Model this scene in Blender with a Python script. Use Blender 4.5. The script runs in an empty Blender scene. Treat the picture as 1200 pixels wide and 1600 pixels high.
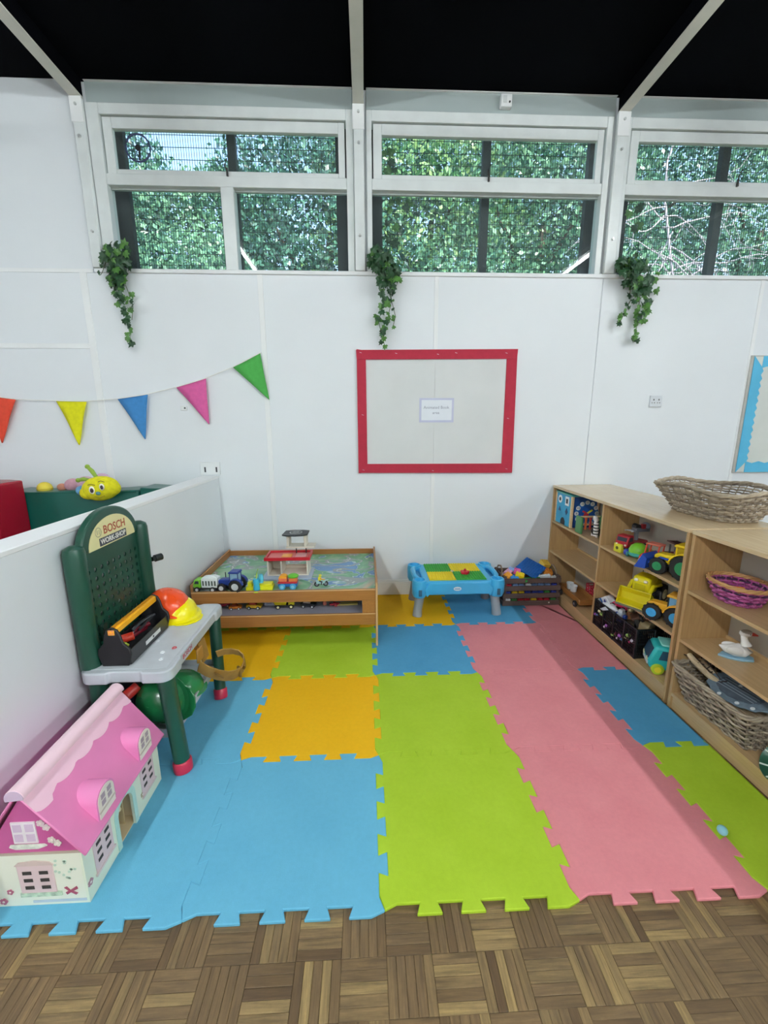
import bpy, bmesh, math, random
from mathutils import Vector, Matrix, Euler
random.seed(7)
C = bpy.context.scene.collection
S = bpy.context.scene
PI = math.pi
R = math.radians
YW = 2.38          # back wall plane
# ------------------------------------------------------------------ camera
cd = bpy.data.cameras.new('camera'); cam = bpy.data.objects.new('camera', cd); C.objects.link(cam)
cd.sensor_fit = 'VERTICAL'; cd.sensor_height = 36.0; cd.lens = 649.8 * 36.0 / 1600.0; cd.clip_start = 0.05; cd.clip_end = 200
_r = Vector((0.99903918, -0.04366633, -0.0037382)); _u = Vector((0.01269416, 0.20667585, 0.97832712)); _f = Vector((0.04194736, 0.97743457, -0.20703157))
m = Matrix((_r, _u, -_f)).transposed().to_4x4(); m.translation = Vector((-0.0401, -0.9758, 1.4302))
cam.matrix_world = m
S.camera = cam
# ------------------------------------------------------------------ world, sun, exposure
S.view_settings.view_transform = 'Standard'; S.view_settings.look = 'None'
S.view_settings.gamma = 1; S.view_settings.use_curve_mapping = False
S.view_settings.exposure = 1.15
w = bpy.data.worlds.new('world'); S.world = w; w.use_nodes = True
nt = w.node_tree; bg = nt.nodes['Background']
sky = nt.nodes.new('ShaderNodeTexSky'); sky.sky_type = 'NISHITA'; sky.sun_disc = False; sky.sun_elevation = R(46); sky.sun_rotation = R(150); sky.air_density = 1.2; sky.dust_density = 1.0
nt.links.new(sky.outputs[0], bg.inputs[0]); bg.inputs[1].default_value = .30
sl = bpy.data.lights.new('sun', 'SUN'); sl.energy = 5.0; sl.angle = R(0.6); sl.color = (1, 0.97, 0.88)
so = bpy.data.objects.new('sun', sl); C.objects.link(so)
so.rotation_euler = Vector((0.35, -0.6, 0.72)).to_track_quat('Z', 'Y').to_euler()
TUBE_NEAR, TUBE_FAR = 41.0, 226.0
S.cycles.max_bounces = 10; S.cycles.diffuse_bounces = 6; S.cycles.transparent_max_bounces = 24
S.cycles.caustics_reflective = False; S.cycles.caustics_refractive = False
S.cycles.sample_clamp_indirect = 6.0
# ------------------------------------------------------------------ materials
def lin(h):
    h = h.lstrip('#'); v = [int(h[i:i + 2], 16) / 255 for i in (0, 2, 4)]
    return [x / 12.92 if x <= .04045 else ((x + .055) / 1.055) ** 2.4 for x in v] + [1]
_mc = {}
def base(name):
    m = bpy.data.materials.new(name); m.use_nodes = True; t = m.node_tree
    return m, t, t.nodes['Principled BSDF']
def coords(t, kind='Object', scale=(1, 1, 1)):
    tc = t.nodes.new('ShaderNodeTexCoord'); mp = t.nodes.new('ShaderNodeMapping'); mp.inputs['Scale'].default_value = scale
    t.links.new(tc.outputs[kind], mp.inputs[0]); return mp.outputs[0]
def noise(t, vec, sc, det=3, ro=.5, dist=0):
    n = t.nodes.new('ShaderNodeTexNoise'); n.inputs['Scale'].default_value = sc; n.inputs['Detail'].default_value = det
    n.inputs['Roughness'].default_value = ro; n.inputs['Distortion'].default_value = dist
    t.links.new(vec, n.inputs['Vector']); return n.outputs['Fac']
def ramp(t, fac, stops):
    r = t.nodes.new('ShaderNodeValToRGB'); e = r.color_ramp.elements
    while len(e) < len(stops): e.new(.5)
    for k, (p, c) in enumerate(stops): e[k].position = p; e[k].color = lin(c) if isinstance(c, str) else c
    t.links.new(fac, r.inputs[0]); return r.outputs[0]
def bump(t, p, h, strength, dist=.002):
    b = t.nodes.new('ShaderNodeBump'); b.inputs['Strength'].default_value = strength; b.inputs['Distance'].default_value = dist
    t.links.new(h, b.inputs['Height']); t.links.new(b.outputs[0], p.inputs['Normal'])
def mixrgb(t, fac, a, b):
    x = t.nodes.new('ShaderNodeMix'); x.data_type = 'RGBA'
    for s, v in ((x.inputs[0], fac), (x.inputs[6], a), (x.inputs[7], b)):
        if isinstance(v, (int, float)): s.default_value = v
        elif isinstance(v, str): s.default_value = lin(v)
        elif isinstance(v, list): s.default_value = v
        else: t.links.new(v, s)
    return x.outputs[2]
def shade(c, k):
    return [min(1, x * k) for x in lin(c)[:3]] + [1]
def pm(c, rough=.38, var=.07, metal=0, sc=9, bmp=0, spec=.5, trans=0):
    key = (c, rough, var, metal, sc, bmp, spec, trans)
    if key in _mc: return _mc[key]
    m, t, p = base('paint_' + c.strip('#'))
    v = coords(t); n = noise(t, v, sc)
    t.links.new(ramp(t, n, [(.3, shade(c, 1 - var)), (.7, shade(c, 1 + var))]), p.inputs['Base Color'])
    p.inputs['Roughness'].default_value = rough; p.inputs['Metallic'].default_value = metal
    p.inputs['Specular IOR Level'].default_value = spec; p.inputs['Transmission Weight'].default_value = trans
    if bmp: bump(t, p, noise(t, v, sc * 14, 2), bmp)
    _mc[key] = m; return m
def wood(name, c1, c2, axis='x', rough=.42, scale=1.0, kind='Object'):
    m, t, p = base(name); s = [26, 26, 26]; s['xyz'.index(axis)] = 1.6; s = [x * scale for x in s]
    v = coords(t, kind, s); n = noise(t, v, 3.2, 5, .6, .4); n2 = noise(t, coords(t, kind), 3, 2)
    col = ramp(t, n, [(.3, c1), (.7, c2)]); t.links.new(mixrgb(t, .25, col, ramp(t, n2, [(.35, c1), (.65, c2)])), p.inputs['Base Color'])
    p.inputs['Roughness'].default_value = rough; bump(t, p, n, .12, .001); return m
def matmat(name, c, c2=None):
    m, t, p = base(name); v = coords(t)
    n = noise(t, v, 5, 6, .65); n2 = noise(t, v, 55, 3, .7)
    a = ramp(t, n, [(.32, c), (.68, c2 or c)]); t.links.new(mixrgb(t, .22, a, ramp(t, n2, [(.3, shade(c, .82)), (.7, shade(c, 1.12))])), p.inputs['Base Color'])
    p.inputs['Roughness'].default_value = .72; p.inputs['Specular IOR Level'].default_value = .3
    bump(t, p, noise(t, v, 260, 2, .6), .35, .0015); return m
WHITE = pm('#e2e7ea', .42, .015, sc=2.5, bmp=.04)
TRIMW = pm('#e9ecec', .35, .02, sc=4, bmp=.06)
FRAMEW = pm('#dde3e2', .35, .05, sc=7, bmp=.10)
BLACKC = pm('#030408', .85, .3, sc=2, bmp=.1, spec=.05)
FASCIA = pm('#a7b3b2', .5, .04, sc=3)
OAKX = wood('oak_laminate_x', '#b09062', '#c9a877', 'x'); OAKY = wood('oak_laminate_y', '#b8996c', '#cfb083', 'y', .3); OAKZ = wood('oak_laminate_z', '#ab8a5c', '#c5a372', 'z')
OAKTOP = wood('oak_top_glare', '#c3aa84', '#d8c19b', 'y', .17)  # glare on the shelf tops put into a paler base colour
BEECH = wood('light_wood', '#d8b98a', '#e6cda4', 'y')
BROWNX = wood('brown_beech_x', '#966331', '#ab763f', 'x', .35); BROWNY = wood('brown_beech_y', '#966331', '#ab763f', 'y', .35)
BROWNE = pm('#c9a274', .4, .06)
CRATEW = wood('dark_crate_wood', '#4a3a34', '#6a5750', 'x', .75)
PALEW = wood('pale_driftwood', '#a58d6d', '#d6c3a2', 'y', .7)
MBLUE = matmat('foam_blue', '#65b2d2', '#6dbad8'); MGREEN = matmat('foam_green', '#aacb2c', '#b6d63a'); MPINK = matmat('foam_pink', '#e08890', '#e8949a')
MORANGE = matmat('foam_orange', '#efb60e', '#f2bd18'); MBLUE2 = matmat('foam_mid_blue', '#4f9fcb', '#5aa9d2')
BLACK = pm('#17181b', .5, .15); DGREEN = pm('#1b4a3a', .3, .06, sc=12, bmp=.05); GREY = pm('#b9bfc4', .4, .05, sc=14)
def glassmat():
    m, t, p = base('window_glass'); t.nodes.remove(p); o = t.nodes['Material Output']
    fr = t.nodes.new('ShaderNodeFresnel'); fr.inputs[0].default_value = 1.45
    tr = t.nodes.new('ShaderNodeBsdfTransparent'); tr.inputs[0].default_value = (.93, .97, .96, 1)
    gl = t.nodes.new('ShaderNodeBsdfGlossy'); gl.inputs['Roughness'].default_value = .015
    mx = t.nodes.new('ShaderNodeMixShader')
    df = t.nodes.new('ShaderNodeBsdfDiffuse'); df.inputs[0].default_value = (.72, .86, .90, 1); m2 = t.nodes.new('ShaderNodeMixShader')
    n = noise(t, coords(t), 2.5, 4, .6); t.links.new(ramp(t, n, [(.3, [.015] * 3 + [1]), (.75, [.05] * 3 + [1])]), m2.inputs[0])
    ge = t.nodes.new('ShaderNodeNewGeometry'); iv = t.nodes.new('ShaderNodeMath'); iv.operation = 'SUBTRACT'; iv.inputs[0].default_value = 1; t.links.new(ge.outputs['Backfacing'], iv.inputs[1]); ml = t.nodes.new('ShaderNodeMath'); ml.operation = 'MULTIPLY'; t.links.new(fr.outputs[0], ml.inputs[0]); t.links.new(iv.outputs[0], ml.inputs[1])
    for a, b in ((ml.outputs[0], mx.inputs[0]), (tr.outputs[0], mx.inputs[1]), (gl.outputs[0], mx.inputs[2]), (mx.outputs[0], m2.inputs[1]), (df.outputs[0], m2.inputs[2]), (m2.outputs[0], o.inputs[0])): t.links.new(a, b)
    return m
GLASS = glassmat()
def emit(name, col, e):
    m, t, p = base(name); p.inputs['Base Color'].default_value = (.9, .9, .9, 1)
    p.inputs['Emission Color'].default_value = col; p.inputs['Emission Strength'].default_value = e; return m
TUBEM = emit('fluorescent_phosphor', (.93, .985, 1.0, 1), TUBE_NEAR); TUBEF = emit('fluorescent_phosphor_far', (.93, .985, 1.0, 1), TUBE_FAR)
# ------------------------------------------------------------------ geometry helpers
class G:
    def __init__(s): s.bm = bmesh.new()
    def _x(s, vs, M):
        bmesh.ops.transform(s.bm, matrix=M, verts=vs)
    def box(s, c, d, rot=(0, 0, 0)):
        r = bmesh.ops.create_cube(s.bm, size=1)['verts']
        s._x(r, Matrix.Translation(c) @ Euler(rot).to_matrix().to_4x4() @ Matrix.Diagonal((*d, 1))); return s
    def bb(s, x0, x1, y0, y1, z0, z1):
        return s.box(((x0 + x1) / 2, (y0 + y1) / 2, (z0 + z1) / 2), (abs(x1 - x0), abs(y1 - y0), abs(z1 - z0)))
    def cyl(s, p0, p1, r0, r1=None, n=16):
        p0 = Vector(p0); p1 = Vector(p1); d = p1 - p0; r1 = r0 if r1 is None else r1
        v = bmesh.ops.create_cone(s.bm, cap_ends=True, segments=n, radius1=r0, radius2=max(r1, 1e-5), depth=d.length)['verts']
        s._x(v, Matrix.Translation((p0 + p1) / 2) @ d.to_track_quat('Z', 'Y').to_matrix().to_4x4()); return s
    def sph(s, c, r, rot=(0, 0, 0), n=14):
        r = (r, r, r) if isinstance(r, (int, float)) else r
        v = bmesh.ops.create_uvsphere(s.bm, u_segments=n, v_segments=max(6, n * 2 // 3), radius=1)['verts']
        s._x(v, Matrix.Translation(c) @ Euler(rot).to_matrix().to_4x4() @ Matrix.Diagonal((*r, 1))); return s
    def prism(s, pts, ax, lo, hi):
        # outline pts in the two other axes; extruded along ax from lo to hi
        def P(a, b, h): return {'x': (h, a, b), 'y': (a, h, b), 'z': (a, b, h)}[ax]
        A = [s.bm.verts.new(P(a, b, lo)) for a, b in pts]; B = [s.bm.verts.new(P(a, b, hi)) for a, b in pts]; n = len(pts)
        fs = [s.bm.faces.new(A), s.bm.faces.new(B[::-1])]
        for i in range(n): fs.append(s.bm.faces.new((A[i], B[i], B[(i + 1) % n], A[(i + 1) % n])))
        bmesh.ops.recalc_face_normals(s.bm, faces=fs); return s
    def tube(s, pts, r, n=6, closed=False, sy=1.0):
        pts = [Vector(p) for p in pts]; m = len(pts); rs = r if isinstance(r, (list, tuple)) else [r] * m; rings = []
        up = Vector((0, 0, 1))
        for i, p in enumerate(pts):
            a = pts[(i - 1) % m] if (closed or i > 0) else p; b = pts[(i + 1) % m] if (closed or i < m - 1) else p
            t = (b - a)
            if t.length < 1e-9: t = Vector((0, 0, 1))
            t.normalize(); u = up if abs(t.dot(up)) < .95 else Vector((1, 0, 0))
            sd = t.cross(u).normalized(); u2 = sd.cross(t)
            rings.append([s.bm.verts.new(p + (sd * math.cos(q) * sy + u2 * math.sin(q)) * rs[i]) for q in [2 * PI * k / n for k in range(n)]])
        for i in range(m if closed else m - 1):
            A, B = rings[i], rings[(i + 1) % m]
            for k in range(n): s.bm.faces.new((A[k], A[(k + 1) % n], B[(k + 1) % n], B[k]))
        if not closed: s.bm.faces.new(rings[0][::-1]); s.bm.faces.new(rings[-1])
        return s
    def lathe(s, prof, c=(0, 0, 0), n=24, sx=1, sy=1):
        rings = []
        for r, z in prof: rings.append([s.bm.verts.new((c[0] + r * math.cos(2 * PI * k / n) * sx, c[1] + r * math.sin(2 * PI * k / n) * sy, c[2] + z)) for k in range(n)])
        for A, B in zip(rings, rings[1:]):
            for k in range(n): s.bm.faces.new((A[k], A[(k + 1) % n], B[(k + 1) % n], B[k]))
        s.bm.faces.new(rings[0][::-1]); s.bm.faces.new(rings[-1]); return s
    def torus(s, c, RR, r, ax='z', n=24, k=6, sx=1):
        pts = []
        for i in range(n):
            q = 2 * PI * i / n; a, b = RR * math.cos(q) * sx, RR * math.sin(q)
            o = {'x': (0, a, b), 'y': (a, 0, b), 'z': (a, b, 0)}[ax]; pts.append(Vector(c) + Vector(o))
        return s.tube(pts, r, k, True)
    def quad(s, *p): s.bm.faces.new([s.bm.verts.new(q) for q in p]); return s
    def xf(s, M): bmesh.ops.transform(s.bm, matrix=M, verts=s.bm.verts); return s
    def out(s, name, mat, parent=None, bev=0, smooth=True, world=True, seg=1, ang=35):
        off = Vector((0, 0, 0)); q = parent
        while q is not None and world: off += q.location; q = q.parent
        me = bpy.data.meshes.new(name); loc = Vector((0, 0, 0))
        s.bm.normal_update(); s.bm.to_mesh(me); s.bm.free()
        me.transform(Matrix.Translation(-off))
        if smooth:
            me.polygons.foreach_set('use_smooth', [True] * len(me.polygons))
            me.set_sharp_from_angle(angle=R(ang))
        me.materials.append(mat)
        o = bpy.data.objects.new(name, me); C.objects.link(o); o.parent = parent
        if bev:
            b = o.modifiers.new('bevel', 'BEVEL'); b.width = bev; b.segments = seg; b.limit_method = 'ANGLE'; b.angle_limit = R(40)
        return o
def thing(name, label, cat, loc=(0, 0, 0), rotz=0, group=None, scale=1, rot=None):
    o = bpy.data.objects.new(name, None); C.objects.link(o); o.empty_display_size = .05
    o.location = loc; o.rotation_euler = rot or (0, 0, rotz); o.scale = (scale,) * 3; tag(o, label, cat, group); return o
def tag(o, label, cat, group=None):
    o['label'] = label; o['category'] = cat
    if group: o['group'] = group
    return o
def struct(o): o['kind'] = 'structure'; return o
def sroot(name, loc=(0, 0, 0)):
    o = bpy.data.objects.new(name, None); C.objects.link(o); o.location = loc; return struct(o)
def inst(src, parent, loc, rot=(0, 0, 0), scale=(1, 1, 1), name=None):
    o = src.copy(); C.objects.link(o); o.parent = parent; o.location = loc; o.rotation_euler = rot; o.scale = scale
    if name: o.name = name
    return o
def textpart(body, parent, mat, loc, rot, size, depth=.0006, bold=0, name='lettering', xs=1):
    cu = bpy.data.curves.new(name, 'FONT'); cu.body = body; cu.size = size; cu.extrude = depth; cu.offset = bold
    cu.align_x = 'CENTER'; cu.align_y = 'CENTER'; cu.resolution_u = 3
    t = bpy.data.objects.new(name, cu); C.objects.link(t); dg = bpy.context.evaluated_depsgraph_get()
    me = bpy.data.meshes.new_from_object(t.evaluated_get(dg)); bpy.data.objects.remove(t)
    o = bpy.data.objects.new(name, me); C.objects.link(o); me.materials.clear(); me.materials.append(mat)
    o.parent = parent; off = Vector((0, 0, 0)); q = parent
    while q is not None: off += q.location; q = q.parent
    o.location = Vector(loc) - off; o.rotation_euler = rot; o.scale = (xs, 1, 1); return o
def rrect(x0, x1, y0, y1, r, n=4):
    P = []
    for cx, cy, a in ((x1 - r, y1 - r, 0), (x0 + r, y1 - r, 90), (x0 + r, y0 + r, 180), (x1 - r, y0 + r, 270)):
        for k in range(n + 1): q = R(a + 90 * k / n); P.append((cx + r * math.cos(q), cy + r * math.sin(q)))
    return P
# ================================================================== ROOM
FZ = -0.012
struct(G().bb(-4.5, 6.0, -8.0, YW + .3, FZ - .15, FZ - .012).out('floor', pm('#5d4a38', .6, .2), bev=0)); floor = bpy.data.objects['floor']
wb = sroot('wall_back', (0, YW, 0))
g = G(); g.bb(-4.5, 6.0, YW + .02, YW + .16, FZ - .05, 2.50); g.bb(-4.5, 6.0, YW + .02, YW + .16, 3.535, 3.80)
for a, b in ((-4.5, -1.885), (-.100, -.010), (1.735, 1.84), (3.69, 6.0)): g.bb(a, b, YW + .02, YW + .16, 2.5, 3.535)
g.out('masonry', WHITE, wb)
seams = [-4.5, -3.30, -2.045, -.795, .502, 1.766, 3.02, 4.28, 6.0]
for a, b in zip(seams, seams[1:]):
    G().bb(a + .0015, b - .0015, YW, YW + .02, FZ, 2.497).out('wall_panel', WHITE, wb, bev=.0015)
for a, b in ((-4.5, -3.30), (-3.30, -1.965)): G().bb(a + .001, b - .001, YW, YW + .02, 2.523, 3.66).out('wall_panel', WHITE, wb, bev=.0015)
for x, w_ in ((-2.045, .05), (-.795, .038), (.502, .03), (3.02, .03), (-3.3, .03)):
    G().bb(x - w_ / 2, x + w_ / 2, YW - .005, YW, .13, 2.497).out('cover_strip', TRIMW, wb, bev=.001)
G().bb(-4.4, -2.07, YW - .004, YW, 1.985, 2.02).out('cover_strip', TRIMW, wb, bev=.001)
G().bb(-4.4, -1.97, YW - .004, YW, 2.497, 2.523).out('cover_strip', TRIMW, wb, bev=.001)
G().bb(-1.96, 5.9, YW - .014, YW + .03, 2.497, 2.524).out('window_board', TRIMW, wb, bev=.003)
for a, b in ((-1.875, -.105), (-.008, 1.745), (1.845, 3.62)):
    G().bb(a, b, YW + .012, YW + .02, 3.535, 3.68).out('fascia_board', FASCIA, wb)
    G().bb(a, b, YW - .004, YW + .02, 3.657, 3.672).out('fascia_bead', TRIMW, wb, bev=.003)
for nm, (a, b, c_, d_) in {'wall_left': (-4.65, -4.5, -8.0, YW + .3), 'wall_right': (6.0, 6.15, -8.0, YW + .3), 'wall_front': (-4.5, 6.0, -8.15, -8.0)}.items():
    struct(G().bb(a, b, c_, d_, FZ - .15, 3.8).out(nm, WHITE))
struct(G().bb(-4.65, 6.15, -8.15, YW + .32, 3.66, 3.80).out('ceiling', BLACKC))
sk = struct(G().bb(-1.15, 1.50, YW - .018, YW - .001, FZ, .115).out('baseboard_back', TRIMW, bev=.004))
G().bb(-1.15, 1.50, YW - .012, YW - .001, .115, .130).out('baseboard_moulding', TRIMW, sk, bev=.004)
# partition on the left
wp = sroot('wall_partition', (-1.28, .5, 0))
G().bb(-1.336, -1.216, -1.3, YW - .001, FZ, 1.014).out('panel_core', WHITE, wp)
G().bb(-1.342, -1.211, -1.3, YW - .001, 1.014, 1.034).out('top_cap', pm('#f1f3f3', .35, .01), wp, bev=.003)
# posts and beams
for k, (x, w_) in enumerate(((-1.921, .072), (-.062, .072), (1.790, .080), (3.655, .08))):
    t = sroot('trim_%d' % (k + 1), (x, YW, 3.0)); h = w_ / 2
    G().bb(x - h, x + h, YW - .030, YW - .001, 2.524, 3.548).out('post', FRAMEW, t, bev=.004)
    G().bb(x - h - .004, x + h + .004, YW - .036, YW - .030, 3.40, 3.548).out('post_bracket', TRIMW, t, bev=.002)
    for z in (3.50, 3.32, 2.75): G().cyl((x, YW - .03, z), (x, YW - .044, z), .009, n=6).out('bolt', pm('#c8cccb', .3, metal=.4), t)
    G().bb(x - .037, x + .037, -7.9, YW - .005, 3.549, 3.557).out('beam_soffit', pm('#c9c8bd', .5, .05), t)
    G().bb(x - .036, x + .036, -7.9, YW - .005, 3.557, 3.659).out('beam', BLACKC, t)
# windows
def window(n, x0, x1, mull=None, gx0=None, gx1=None):
    t = sroot('window_%d' % n, ((x0 + x1) / 2, YW, 3.0)); ya, yb = YW - .002, YW + .09
    gx0 = gx0 or x0 + .085; gx1 = gx1 or x1 - .05
    U0, U1, L0, L1 = 3.155, 3.395, 2.532, 3.055
    g = G(); g.bb(x0, gx0, ya, yb, 2.524, 3.535); g.bb(gx1, x1, ya, yb, 2.524, 3.535); g.bb(gx0, gx1, ya, yb, 3.47, 3.535)
    g.out('frame', FRAMEW, t, bev=.003)
    G().bb(gx0, gx1, ya + .004, yb, L1, U0 - .03).out('transom', FRAMEW, t, bev=.003)
    a, b = gx0 + .01, gx1 - .01   # upper sash
    g = G()
    g.bb(a, a + .06, ya + .012, ya + .05, U0 - .03, 3.462); g.bb(b - .045, b, ya + .012, ya + .05, U0 - .03, 3.462)
    g.bb(a + .06, b - .045, ya + .012, ya + .05, U1, 3.462); g.bb(a + .06, b - .045, ya + .012, ya + .05, U0 - .03, U0)
    s_ = g.out('sash', FRAMEW, t, bev=.003)
    G().bb(a + .058, b - .043, ya + .032, ya + .036, U0 - .002, U1 + .002).out('pane', GLASS, s_, smooth=False)
    g = G(); mx = (gx0 + gx1) / 2
    g.box((mx, ya - .002, U0 - .012), (.012, .012, .05)); g.tube([(mx, ya, U0 - .01), (mx - .012, ya - .02, U0 + .02), (mx + .008, ya - .02, U0 + .06)], .005)
    g.out('window_stay', pm('#4b4a48', .4, metal=.5), t)
    g = G(); g.bb(gx0 - .004, gx1 + .004, ya + .045, ya + .05, L1 - .012, L1); g.out('glazing_bead', pm('#9fa7a4', .6), t)
    if mull:
        G().bb(mull[0], mull[1], ya + .004, yb, 2.524, L1).out('mullion', FRAMEW, t, bev=.003)
        rs = ((gx0, mull[0]), (mull[1], gx1))
    else: rs = ((gx0, gx1),)
    for p, q in rs: G().bb(p - .003, q + .003, ya + .052, ya + .056, 2.522, L1 + .003).out('pane', GLASS, t, smooth=False)
window(1, -1.885, -.100, (-1.033, -.944), -1.800, -.150)
window(2, -.010, 1.735, None, .028, 1.690)
window(3, 1.84, 3.60, None, 1.866, 3.53)
# round wire vent in the first window
t = thing('window_vent', 'round plastic ventilator in upper pane of the left window', 'vent', (-1.575, YW + .022, 3.29))
G().torus((-1.575, YW + .024, 3.29), .082, .006, 'y', 28).out('rim', pm('#3c4468', .5), t)
G().cyl((-1.575, YW + .018, 3.29), (-1.575, YW + .029, 3.29), .018).out('hub', BLACK, t)
for k in range(8):
    q = k * PI / 4 + .3; G().box((-1.575 + .048 * math.cos(q), YW + .024, 3.29 + .048 * math.sin(q)), (.07, .003, .004), (0, -q, 0)).out('spoke', pm('#56607c', .5), t)
G().box((-1.567, YW + .020, 3.25), (.012, .006, .07), (0, .1, 0)).out('pull_cord_guide', BLACK, t)
# security screens outside each window: dark posts + fine mesh
YS = YW + .17
def screen(name, lab, x0, x1, posts):
    t = thing(name, lab, 'security screen', ((x0 + x1) / 2, YS, 2.45))
    for a, b in posts: G().bb(a, b, YS - .005, YS + .045, 2.35, 3.62).out('post', pm('#23282a', .6, .2), t)
    G().bb(x0, x1, YS - .004, YS + .045, 2.36, 2.44).out('rail', pm('#23282a', .6, .2), t); G().bb(x0, x1, YS - .004, YS + .045, 3.55, 3.62).out('rail', pm('#23282a', .6, .2), t)
    g = G(); x = x0 + .02
    while x < x1: g.bb(x - .0013, x + .0013, YS + .05, YS + .0526, 2.40, 3.6); x += .0185
    z = 2.47
    while z < 3.58: g.bb(x0, x1, YS + .047, YS + .050, z - .0016, z + .0016); z += .078
    o = g.out('wire_mesh', pm('#33403e', .5, .2, metal=.3), t, smooth=False); o['kind'] = 'stuff'
screen('security_screen', 'dark steel mesh screen outside left window with round vent', -1.99, -.10, ((-1.99, -1.74), (-1.01, -.955), (-.235, -.10)))
screen('security_screen', 'dark steel mesh screen outside middle window above red board', -.02, 1.86, ((-.02, .105), (.855, .915), (1.66, 1.86)))
screen('security_screen', 'dark steel mesh screen outside right window with bare branches', 1.92, 3.9, ((1.92, 1.99), (2.69, 2.75), (3.7, 3.9)))
# wall fittings
def plate(name, lab, cat, x, z, w_, h_, slots, col='#e3e7e7'):
    t = thing(name, lab, cat, (x, YW, z)); G().bb(x - w_ / 2, x + w_ / 2, YW - .012, YW - .0005, z - h_ / 2, z + h_ / 2).out('face_plate', pm(col, .3, .02), t, bev=.003, seg=2)
    for a, b, c_, d_ in slots: G().bb(x + a - c_ / 2, x + a + c_ / 2, YW - .0135, YW - .0115, z + b - d_ / 2, z + b + d_ / 2).out('slot', pm('#3c3f42', .5), t)
    return t
plate('power_socket', 'small white double socket on wall right of red board', 'socket', 2.288, 1.600, .10, .09, [(-.02, .012, .008, .012), (.022, .012, .008, .012), (-.012, -.012, .008, .006), (.03, -.012, .008, .006), (-.032, -.012, .006, .006), (.012, -.012, .006, .006)], '#d5dbe0')
t = thing('wall_switch', 'small white pull switch box high above middle window', 'switch', (.955, YW, 3.595)); G().bb(.915, .992, YW - .03, YW + .011, 3.56, 3.635).out('box', TRIMW, t, bev=.004); G().bb(.93, .955, YW - .034, YW - .03, 3.58, 3.62).out('rocker', pm('#cfd4d4', .4), t); G().cyl((.975, YW - .034, 3.585), (.975, YW - .03, 3.585), .006).out('indicator', BLACK, t)
plate('wall_bracket', 'white plate with two dark slots at wall end of partition', 'bracket', -1.272, 1.092, .155, .10, [(-.038, -.01, .012, .04), (.05, -.01, .012, .04)])
plate('wall_sensor', 'tiny white fitting behind the pink bunting flag', 'sensor', -1.43, 1.555, .05, .035, [(0.01, 0, .012, .012)])
# ------------------------------------------------------------------ parquet floor
def parquetmat(name, attr):
    m, t, p = base(name)
    if attr: a = t.nodes.new('ShaderNodeAttribute'); a.attribute_name = 'tone'; f = a.outputs['Fac']
    else: a = t.nodes.new('ShaderNodeObjectInfo'); f = a.outputs['Random']
    col = ramp(t, f, [(0, '#6f5638'), (.2, '#846a46'), (.6, '#8f744f'), (.86, '#9c8256'), (1, '#bfa169')])
    tc = t.nodes.new('ShaderNodeTexCoord'); mp = t.nodes.new('ShaderNodeMapping'); mp.inputs['Scale'].default_value = (2, 30, 1)
    ad = t.nodes.new('ShaderNodeVectorMath'); ad.operation = 'ADD'; t.links.new(tc.outputs['UV'], ad.inputs[0]); t.links.new(f, ad.inputs[1]); t.links.new(ad.outputs[0], mp.inputs[0])
    n = noise(t, mp.outputs[0], 4, 5, .65, .3)
    g1 = ramp(t, n, [(.3, '#7a7a7a'), (.7, '#ffffff')])
    mu = t.nodes.new('ShaderNodeMix'); mu.data_type = 'RGBA'; mu.blend_type = 'MULTIPLY'; mu.inputs[0].default_value = .75
    t.links.new(col, mu.inputs[6]); t.links.new(g1, mu.inputs[7])
    geo = t.nodes.new('ShaderNodeNewGeometry'); st = noise(t, geo.outputs['Position'], 6, 6, .7, .5)
    fine = noise(t, geo.outputs['Position'], 90, 4, .75); c4 = mixrgb(t, ramp(t, st, [(.42, '#000000'), (.70, '#8c8c8c')]), mu.outputs[2], '#57493a'); t.links.new(mixrgb(t, ramp(t, fine, [(.35, '#5a5a5a'), (.6, '#000000')]), c4, '#463624'), p.inputs['Base Color'])
    p.inputs['Roughness'].default_value = .5; bump(t, p, n, .15, .001); return m
PQ, PQS = parquetmat('parquet', False), parquetmat('parquet_far', True)
SQ, NS = .125, 5; FW = SQ / NS
def fingers(x0, x1, y0, y1):
    i0, i1, j0, j1 = math.floor(x0 / SQ), math.ceil(x1 / SQ), math.floor(y0 / SQ), math.ceil(y1 / SQ)
    for i in range(i0, i1):
        for j in range(j0, j1):
            for k in range(NS):
                h = (i + j) % 2
                cx, cy = i * SQ + SQ / 2, j * SQ + SQ / 2 + .02
                o = (k - (NS - 1) / 2) * FW
                yield ((cx, cy + o, 0) if h else (cx + o, cy, PI / 2))
def fmesh():
    me = bpy.data.meshes.new('parquet_block'); L, W_, T_ = SQ - .0008, FW - .0008, .011
    bm = bmesh.new(); r = bmesh.ops.create_cube(bm, size=1)['verts']; bmesh.ops.transform(bm, matrix=Matrix.Diagonal((L, W_, T_, 1)), verts=r)
    tp = [e for e in bm.edges if all(v.co.z > 0 for v in e.verts)]; bmesh.ops.bevel(bm, geom=tp, offset=.0009, segments=1, affect='EDGES')
    uv = bm.loops.layers.uv.new('UVMap')
    for f in bm.faces:
        for l in f.loops: l[uv].uv = (l.vert.co.x, l.vert.co.y)
    bm.to_mesh(me); bm.free(); me.materials.append(PQ); return me
fm = fmesh(); near = []; rest = []
for x, y, a in fingers(-1.5, 1.6, -.9, .12):
    (near if (-1.16 - (y + .06) * .9 < x < 1.33 + (y + .06) * .6 and -.265 < y < .05) else rest).append((x, y, a))
near.sort(key=lambda q: abs(q[0]) + abs(q[1] + .1)); rest += near[300:]; near = near[:300]
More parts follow.
